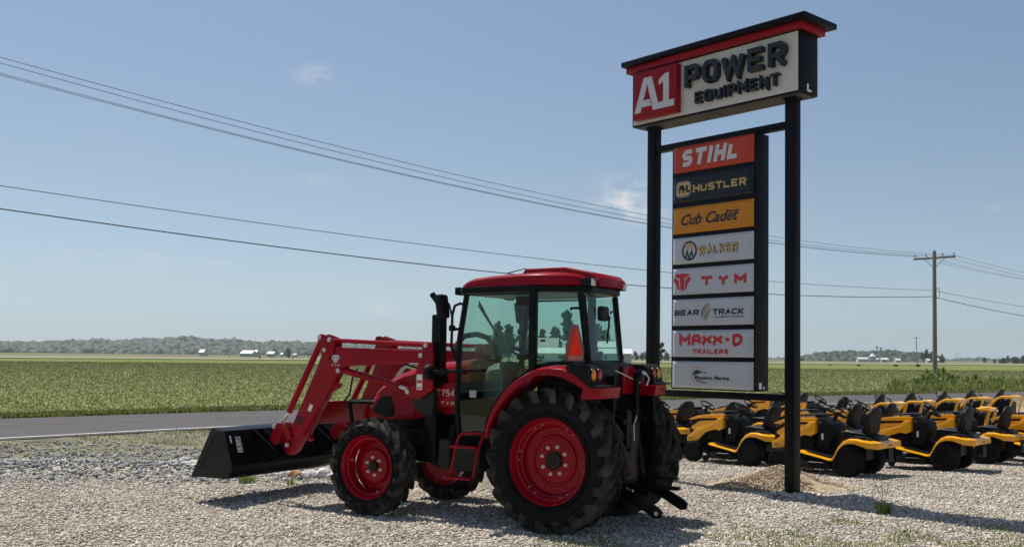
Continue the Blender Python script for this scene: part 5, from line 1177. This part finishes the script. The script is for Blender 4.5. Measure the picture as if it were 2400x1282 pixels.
x, y = x[k], y[k]; cards("thin_grass", np.c_[x, y, lot_z(x, y)], .018 + .035 * rs.rand(len(x)), rs.rand(len(x)), M['grass'], 14, .14, 1.2)

# ------------------------------------------------------------------ far side of the field: highway, hills, farms, trees
def far_strip(name, w, off, z, m, x0=-420, x1=600):
    P = resample(HW, 60); t = np.gradient(P, axis=0); t /= np.hypot(*t.T)[:, None]; n = np.c_[-t[:, 1], t[:, 0]]; A = P + n * off; B = P + n * (off + w)
    np_mesh(name, [(p[0], p[1], z) for p in A] + [(p[0], p[1], z) for p in B], [(i, i + 1, 61 + i, 60 + i) for i in range(59)], m, 'structure')
far_strip("highway_verge", 7, .5, .02, mat("dry_verge", (.25, .27, .09), rough=.95, var=.25, scale=.3))
far_strip("highway", 14, 7.5, .30, mat("pale_concrete_road", (.34, .33, .31), rough=.9, var=.06, scale=.1))
far_strip("highway_verge", 22, 22, .1, mat("dry_verge"  , (.25, .27, .09)))
far_strip("stubble_field", 190, 46, .0, mat("stubble", (.17, .145, .085), rough=.95, var=.3, scale=.02, col2=(.20, .19, .095)))
def ground_at(px, y):                    # x of a picture column at distance y (level ground)
    d = px_dir(px, 840); return d.x / d.y * y
def z_at(px, py, y):
    d = px_dir(px, py); return CAM_H + d.z / d.y * y

def crown_mesh(name, h, w, seed, n, leaf, base=.25, lobes=9, m='leaf', slim=False):
    rs = np.random.RandomState(seed); C_ = []; Rr = []
    for k in range(lobes):
        f = (k + .5) / lobes; z = h * (base + (.95 - base) * f); prof = sin(pi * min(1, .22 + .78 * f) ** .9) if not slim else .8
        a = k * 2.4 + seed; rr = w * .5 * (.55 * prof) * rs.uniform(.3, 1.0); C_.append((rr * cos(a), rr * sin(a), z)); Rr.append(w * .5 * rs.uniform(.26, .58) * (.55 + .45 * prof))
    C_ = np.array(C_); Rr = np.array(Rr); pr = Rr ** 2 / (Rr ** 2).sum(); idx = rs.choice(lobes, n, p=pr)
    d = rs.normal(size=(n, 3)); d /= np.linalg.norm(d, axis=1)[:, None]; r = rs.rand(n) ** .5 * rs.uniform(.8, 1.25, n)
    P = C_[idx] + d * (Rr[idx] * r)[:, None] * np.array([1, 1, .85])
    P += .10 * w * np.stack([vnoise(P[:, 2] * 1.3 + 9, P[:, 0]) - .5, vnoise(P[:, 2] * 1.1, P[:, 1] + 4) - .5, vnoise(P[:, 0] * 1.2, P[:, 1]) - .5], 1)
    a = rs.uniform(0, 2 * pi, n); t = rs.uniform(0, 1.5, n); u = np.stack([np.cos(a) * np.sin(t), np.sin(a) * np.sin(t), np.cos(t)], 1)
    v = np.cross(u, rs.normal(size=(n, 3))); v /= np.linalg.norm(v, axis=1)[:, None]; s = leaf * rs.uniform(.5, 1.2, n)[:, None]
    V = np.stack([P - u * s - v * s * .1, P - v * s * .55, P + u * s, P + v * s * .55], 1).reshape(-1, 3)
    lob_t = rs.uniform(-.2, .2, lobes)[idx]
    o = np_mesh(name, V, (np.arange(n)[:, None] * 4 + np.array([0, 1, 2, 3])), M[m], None, cols=np.clip(.45 + lob_t + rs.uniform(-.35, .35, n), 0, 1))
    tr = MB(); tr.tube([(0, 0, -.3), (.02 * w, 0, h * base), (0, .02 * w, h * .72)], h * .022, 7, r1=h * .006)
    for k in range(0, lobes, 2): tr.tube([(0.01 * w, 0, h * base * (.8 + .4 * k / lobes)), tuple(C_[k] * .6 + np.array([0, 0, C_[k][2] * .32])), tuple(C_[k])], h * .009, 5, r1=h * .002)
    return o, tr
def tree(x, y, z, h, w, seed, label, group, n=1500, leaf=None, base=.25, lobes=9, slim=False, m='leaf', name="tree"):
    T = empty(name, (x, y, z)); tag(T, label, "tree", group)
    c, tr = crown_mesh("crown", h, w, seed, n, leaf or .05 * w, base, lobes, m, slim); c.parent = T
    tr.build("trunk", M['bark'], T); return T
# farmstead trees seen behind and through the tractor's cab (about 300 m off)
FT = [(1166, 752, 52, "broad tree left of the cab's far pillar", 0, .12), (1192, 760, 44, "rounded tree seen through the cab door beside its broad neighbour", 0, .15), (1226, 738, 34, "tall narrow tree seen through the door glass near the middle pillar", 1, .3), (1246, 772, 44, "tree hidden mostly by the cab's middle pillar", 0, .15),
      (1270, 770, 30, "lower tree above the grey farmhouse roof", 0, .2), (1300, 765, 52, "wide bushy tree left of the tallest tree", 0, .08), (1330, 724, 34, "tallest tree, thin and open, seen through the quarter window", 1, .42), (1336, 790, 30, "short tree at the foot of the tallest tree", 0, .1), (1398, 757, 66, "wide tree seen through the rear cab window above the white roof", 0, .15), (1420, 772, 44, "smaller tree at the right of the rear cab window", 0, .15)]
for i, (px, top, wpx, lab, slim, base) in enumerate(FT):
    y = 318 + (i % 3) * 9; h = z_at(px, top, y); tree(ground_at(px, y), y, 0, h, wpx / F_PX * y, 20 + i, lab, "farmstead trees behind the tractor cab", 1000, .62 if slim else .78, base, 26, bool(slim))
# farm buildings
def barn(px0, px1, wall, ridge, y, depth, mw, mr, label, name="barn", door=None, win=True, rot=0.0, cat="farm building"):
    x0, x1 = ground_at(px0, y), ground_at(px1, y); L = x1 - x0
    T = empty(name, ((x0 + x1) / 2, y, 0), rot); tag(T, label, cat)
    MB().box((0, depth / 2, wall / 2 - .2), (L, depth, wall + .4)).prism([(-depth / 2, wall), (depth / 2, wall), (0, ridge - .05)], -L / 2 + .02, L / 2 - .02, ax='x', fn=lambda p, a: (a, p[0] + depth / 2, p[1])).build("walls", M[mw], T, smooth=False)
    MB().prism([(-depth / 2 - .5, wall - .12), (0, ridge), (depth / 2 + .5, wall - .12), (depth / 2 + .5, wall + .03), (0, ridge + .16), (-depth / 2 - .5, wall + .03)], -L / 2 - .3, L / 2 + .3, fn=lambda p, a: (a, p[0] + depth / 2, p[1])).build("roof", M[mr], T, smooth=False)
    k = 0
    if win:
        for u in (-.3, .22): MB().box((u * L, -.03, wall * .58), (min(1.1, L * .09), .06, 1.0)).build("window", M['dark'], T)
    if door is not None: MB().box((door * L, -.03, wall * .42), (min(3.2, L * .2), .06, wall * .8)).build("door", M['dark'], T)
    return T
barn(1405, 1480, 2.7, 4.0, 292, 10, 'metalgrey', 'metalwhite', "grey metal shed with pale roof showing right of the tractor cab", rot=.0)
barn(1256, 1335, 2.6, 4.1, 288, 9, 'metalwhite', 'metalwhite', "long white shed with pale roof seen through the quarter window", door=.35)
barn(1260, 1306, 4.4, 7.2, 303, 9, 'metalgrey', 'roofgrey', "farmhouse with grey gabled roof seen through the quarter window", "farmhouse")
barn(1402, 1452, 4.6, 6.4, 306, 12, 'metalwhite', 'metalwhite', "bigger white barn seen through the rear cab window", door=.1)
# trees between cab and post, by the post and at the right
OT = [(1466, 818, 26, 620, "distant round tree above the grey shed"), (1489, 824, 22, 640, "distant small tree right of the grey shed"), (1505, 826, 22, 650, "distant tree just left of the left sign post"), (1512, 822, 14, 660, "slim distant tree touching the left sign post"), (1562, 824, 26, 640, "distant tree right of the left sign post"),
      (2171, 819, 34, 720, "dark tree left of the near power pole"), (2184, 824, 22, 700, "tree hidden in part by the near power pole"), (2208, 829, 22, 720, "low dark tree just right of the near power pole"), (2308, 838, 16, 900, "faint tree far right beneath the wires"), (2332, 840, 12, 700, "small lone round tree at the far right"), (2351, 840, 26, 700, "first tree of the clump by the right edge"), (2362, 834, 18, 720, "pointed tree in the clump by the right edge"), (2380, 838, 36, 690, "broad tree in the clump by the right edge"), (2398, 834, 24, 700, "last tree at the right edge of the photo"), (1880, 838, 14, 900, "small tree at the left end of the far wood")]
for i, (px, top, wpx, y, lab) in enumerate(OT):
    h = z_at(px, top, y) + .3; tree(ground_at(px, y), y, -.3, h, wpx / F_PX * y, 60 + i, lab, "distant trees", 700, .06 * wpx / F_PX * y, .06, 8, False, 'leafwood')
y = 300; tree(ground_at(1549, y), y, 0, z_at(1549, 803, y), 22 / F_PX * y, 91, "half-bare tree partly hidden behind the left sign post", "distant trees", 700, .35, .15, 8, True)
# wooded hills on the left and the far wood on the right
def wood(name, prof, y0, dy, seed, base_z, n, rad, label_kind='stuff'):
    rs = np.random.RandomState(seed); px = rs.uniform(prof[0][0], prof[-1][0], n); top = np.interp(px, [p[0] for p in prof], [p[1] for p in prof])
    fr = rs.rand(n); y = y0 + dy * fr; d = np.array([tuple(px_dir(p, 840)) for p in px]); x = d[:, 0] / d[:, 1] * y
    tz = np.array([z_at(p, t, y0 + dy) for p, t in zip(px, top)]); z = base_z + (tz - base_z) * fr ** .8 - rad * .9 + rs.normal(0, rad * .12, n)
    bm = bmesh.new(); bmesh.ops.create_icosphere(bm, subdivisions=2, radius=1); V0 = np.array([tuple(v.co) for v in bm.verts]); F0 = np.array([[v.index for v in f.verts] for f in bm.faces]); bm.free()
    R = rad * rs.uniform(.6, 1.25, n); nz = 1 + .55 * (vnoise(V0[None, :, 0] * 2.2 + rs.rand(n)[:, None] * 90, V0[None, :, 2] * 2.2 + V0[None, :, 1] * 1.7 + 40) - .5)
    V = V0[None] * (R[:, None] * nz)[..., None] * np.array([1, 1, 1.05]) + np.stack([x, y, z], 1)[:, None]
    Fc = (F0[None] + len(V0) * np.arange(n)[:, None, None]).reshape(-1, 3)
    tone = np.clip(np.repeat(rs.rand(n) * .8, len(F0)) + rs.uniform(-.12, .12, n * len(F0)), 0, 1)
    np_mesh(name, V.reshape(-1, 3), Fc, M['leafwood'], label_kind, cols=tone)
wood("wooded_hillside", [(-260, 806), (0, 803), (150, 801), (230, 799), (330, 797), (400, 794), (450, 793), (480, 796), (520, 798), (545, 797), (575, 801), (610, 804), (650, 802), (690, 803), (740, 806), (830, 809), (900, 812), (1020, 818), (1150, 826)], 1250, 450, 7, 2, 3800, 9.5)
b = MB(); rr_ = []
for px in range(-300, 1200, 50):
    t = np.interp(px, [-300, 0, 450, 740, 1150], [808, 806, 797, 809, 829]); x = ground_at(px, 1); rr_.append([(x * 1230, 1230, -1), (x * 1460, 1460, max(0, z_at(px, t, 1700) * .5 - 4)), (x * 1700, 1700, max(1, z_at(px, t, 1700) - 9)), (x * 2100, 2100, -1)])
b.loft(rr_, close_ring=False); tag(b.build("hills", mat("hill_floor", (.05, .065, .03), rough=.95, var=.2, scale=.02)), kind='structure')
wood("far_wood", [(1872, 842), (1884, 834), (1905, 829), (1935, 826), (1985, 826), (2010, 824), (2030, 824), (2050, 826), (2075, 824), (2090, 826), (2130, 828), (2165, 830), (2200, 838)], 960, 160, 8, 0, 900, 6.0)
wood("far_treeline", [(2195, 846), (2260, 842), (2300, 841), (2345, 842), (2420, 841)], 1900, 120, 9, 0, 260, 8)
wood("far_treeline", [(1140, 832), (1300, 834), (1480, 836), (1580, 838), (1870, 842)], 1700, 200, 10, 0, 700, 8)
# silos, towers and sheds of the far farm on the right
def silo(px, r_px, top_py, y, cone, label, m='galv'):
    R_ = r_px / F_PX * y; h = z_at(px, top_py, y); T = empty("grain_bin", (ground_at(px, y), y, -.3)); tag(T, label, "silo", "grain bins of the far farm")
    MB().lathe([(R_, 0), (R_, h - cone)], seg=24, axis='z', caps=False).build("bin_wall", M[m], T); MB().lathe([(R_ * 1.04, h - cone), (R_ * .2, h - .05), (R_ * .18, h + .3), (0, h + .3)], seg=24, axis='z', caps=False).build("bin_roof", M['metalwhite'], T)
silo(2045, 8, 827, 760, 2.2, "tall grey grain bin of the far farm"); silo(2035, 2.2, 836, 765, .5, "narrow grain bin beside the tall one"); silo(2057, 4.4, 837, 740, 1.3, "left one of two short white-roofed grain bins"); silo(2067, 4.6, 837.5, 740, 1.3, "right one of two short white-roofed grain bins")
for px, top, lab in ((2055.5, 812, "left one of two grain elevator towers above the bins"), (2064.5, 815, "right one of two grain elevator towers above the bins")):
    y = 770; h = z_at(px, top, y); T = empty("elevator_tower", (ground_at(px, y), y, -.3)); tag(T, lab, "tower", "elevator towers of the far farm")
    t = MB(); [t.tube([(sx * .5, sy * .5, 0), (sx * .45, sy * .45, h)], .12, 5) for sx in (1, -1) for sy in (1, -1)]; [t.tube([(-.5, -.5, h * k / 6), (.5, -.5, h * (k + 1) / 6)], .07, 4) for k in range(6)]; t.build("tower_frame", M['roofgrey'], T)
    MB().box((0, 0, h), (1.6, 1.3, 1.1)).build("tower_head", M['roofgrey'], T)
barn(2012, 2034, 1.9, 3.0, 745, 8, 'metalwhite', 'metalwhite', "low white shed left of the tall grain bin", win=False); barn(2067, 2083, 1.7, 2.7, 735, 8, 'metalwhite', 'metalwhite', "low pale shed with a dark opening right of the bins", win=False, door=-.25); barn(2100, 2111, 1.3, 2.3, 730, 7, 'metalwhite', 'metalwhite', "small bright white shed farther right of the bins", win=False)
barn(2174, 2180, 1.4, 2.4, 690, 6, 'metalwhite', 'metalwhite', "small white farm shed just left of the near power pole", win=False); barn(2195, 2201, 1.6, 2.8, 690, 6, 'metalwhite', 'metalwhite', "small white farm shed just right of the near power pole", win=False)
# buildings and poles at the foot of the left hills
barn(563, 590, 1.6, 3.6, 640, 10, 'metalgrey', 'metalwhite', "long white barn below the left hills", win=False); barn(625, 640, 1.5, 3.0, 650, 8, 'metalgrey', 'galv', "shorter white barn right of the long one", win=False); barn(596, 600, 2.0, 3.8, 660, 5, 'metalgrey', 'galv', "tiny white shed between the two white barns", win=False)
barn(657, 661, 1.2, 2.2, 640, 5, 'metalgrey', 'metalwhite', "small white house among trees near the loader", win=False); barn(686, 693, 1.0, 1.8, 630, 5, 'metalgrey', 'galv', "white shed just left of the loader arm", win=False); barn(467, 476, 2.2, 3.9, 700, 6, 'metalgrey', 'galv', "white-roofed building at the left foot of the hills", win=False)
for px, top, lab in ((485, 813, "leftmost far power pole below the hills"), (538, 816, "second far power pole from the left below the hills"), (672, 815, "far power pole left of the loader arm"), (724, 817, "far power pole touching the loader arm")):
    y = 430; utility_pole("utility_pole", (ground_at(px, y), y, -.3), z_at(px, top, y) + .3, .14, .8, lab, "wooden power poles", False)
for i, (px, top, wpx, y, lab) in enumerate(((608, 833, 9, 400, "dark round bush in the brown field left of the loader"), (638, 836, 5, 400, "tiny bush in the brown field"), (677, 831, 9, 395, "larger dark bush near the loader arm"), (686, 836, 6, 395, "small bush beside the larger dark one"),
     (674, 816, 22, 690, "dark tree behind the small white house"), (644, 817, 20, 700, "tree above the shorter white barn"), (2012, 857, 16, 262, "low shrub at the far field edge under the bins"), (2100, 855, 20, 258, "green shrub at the far field edge below the small white shed"), (2152, 854, 18, 262, "green shrub at the foot of the leaning pole"), (1958, 855, 3, 270, "dark marker bush on the far field edge"), (1946, 856, 12, 268, "low shrub left on the far field edge"))):
    h = max(.5, z_at(px, top, y) + .3); T = tree(ground_at(px, y), y, -.3, h, wpx / F_PX * y, 120 + i, lab, "far shrubs and bushes", 420, .08 * wpx / F_PX * y, .02, 7, False, 'leafwood', "bush")
    T['category'] = "bush"
# transmission tower, very faint
T = empty("transmission_tower", (ground_at(2243, 1500), 1500, -.3)); tag(T, "faint steel transmission tower on the right horizon", "tower")
t = MB(); hh = z_at(2243, 826, 1500)
for sx in (-1, 1): t.tube([(sx * 2.2, 0, 0), (sx * .9, 0, hh * .6), (sx * 2.6, 0, hh)], .22, 4); t.tube([(-sx * 2, 0, hh * .2), (sx * 1.2, 0, hh * .5)], .14, 4)
t.tube([(-3.6, 0, hh * .84), (3.6, 0, hh * .84)], .2, 4); t.build("lattice", M['roofgrey'], T)
# weeds round the near power pole
WD = [(2147, 886, 30, 61), (2163, 878, 26, 62), (2172, 866, 24, 65), (2182, 876, 20, 66), (2199, 866, 28, 64), (2210, 863, 30, 66), (2221, 874, 22, 63), (2232, 878, 26, 65), (2244, 880, 26, 64), (2254, 884, 18, 66), (2265, 882, 24, 65), (2287, 878, 22, 66), (2296, 890, 20, 62), (2130, 900, 24, 60), (2310, 898, 24, 61)]
for i, (px, top, wpx, y) in enumerate(WD):
    h = z_at(px, top, y); x = ground_at(px, y); T = empty("tall_weed", (x, y, 0)); tag(T, "tall leafy green weed growing round the foot of the near power pole", "weed", "weeds round the near power pole")
    rs_w = np.random.RandomState(200 + i); n = 150; zz = h * (.06 + .94 * rs_w.rand(n)); sp = wpx / F_PX * y * .5 * (1 - .72 * (zz / h) ** 1.5); a = rs_w.uniform(0, 2 * pi, n); r = sp * rs_w.rand(n) ** .6
    c = cards("leaves", np.c_[r * np.cos(a), r * np.sin(a), zz], (.08 + .13 * rs_w.rand(n)), np.clip(rs_w.rand(n), 0, 1), M['weed'], 300 + i, .34, 1.5, kind=None); c.parent = T
    s_ = MB()
    for k in range(4): s_.tube([(0, 0, 0), (sp[k] * .4 * cos(k * 1.7), sp[k] * .4 * sin(k * 1.7), h * .85)], .018, 5, r1=.006)
    s_.build("stems", M['weedstalk'], T)
rs = np.random.RandomState(77); n = 15000; px = rs.uniform(2080, 2420, n); x = np.interp(px, [2080, 2420], [ground_at(2080, 1), ground_at(2420, 1)]); t = rs.rand(n); 
yy = np.zeros(n)
for k in range(n):
    pass
yf = np.interp(px, [2080, 2200, 2300, 2420], [51.5, 55.5, 59.5, 64.5]); yy = yf + t * 11; k = rs.rand(n) < np.clip((px - 2080) / 60, .15, 1) * np.clip((2420 - px) / 100 + .2, 0, 1)
cards("rank_grass", np.c_[x * yy, yy, np.zeros(n)][k], (.15 + .45 * rs.rand(n) ** 2 * (.4 + 1.2 * vnoise(px * .05, yy * .6)))[k], (.25 + rs.rand(n) * .75)[k], M['grass'], 78, .10, .8)

# ------------------------------------------------------------------ the air
hz = MB().box((0, 3180, 29.0), (9600, 7100, 62.0)).build("haze", None, smooth=False); hz['kind'] = 'stuff'
hm = bpy.data.materials.new("summer_haze"); hm.use_nodes = True; nt = hm.node_tree; nt.nodes.clear()
ho = nt.nodes.new("ShaderNodeOutputMaterial"); hv = nt.nodes.new("ShaderNodeVolumePrincipled"); hv.inputs['Color'].default_value = (.74, .86, 1.0, 1); hv.inputs['Density'].default_value = .00013; hv.inputs['Anisotropy'].default_value = .25
nt.links.new(hv.outputs[0], ho.inputs['Volume']); hz.data.materials.append(hm)
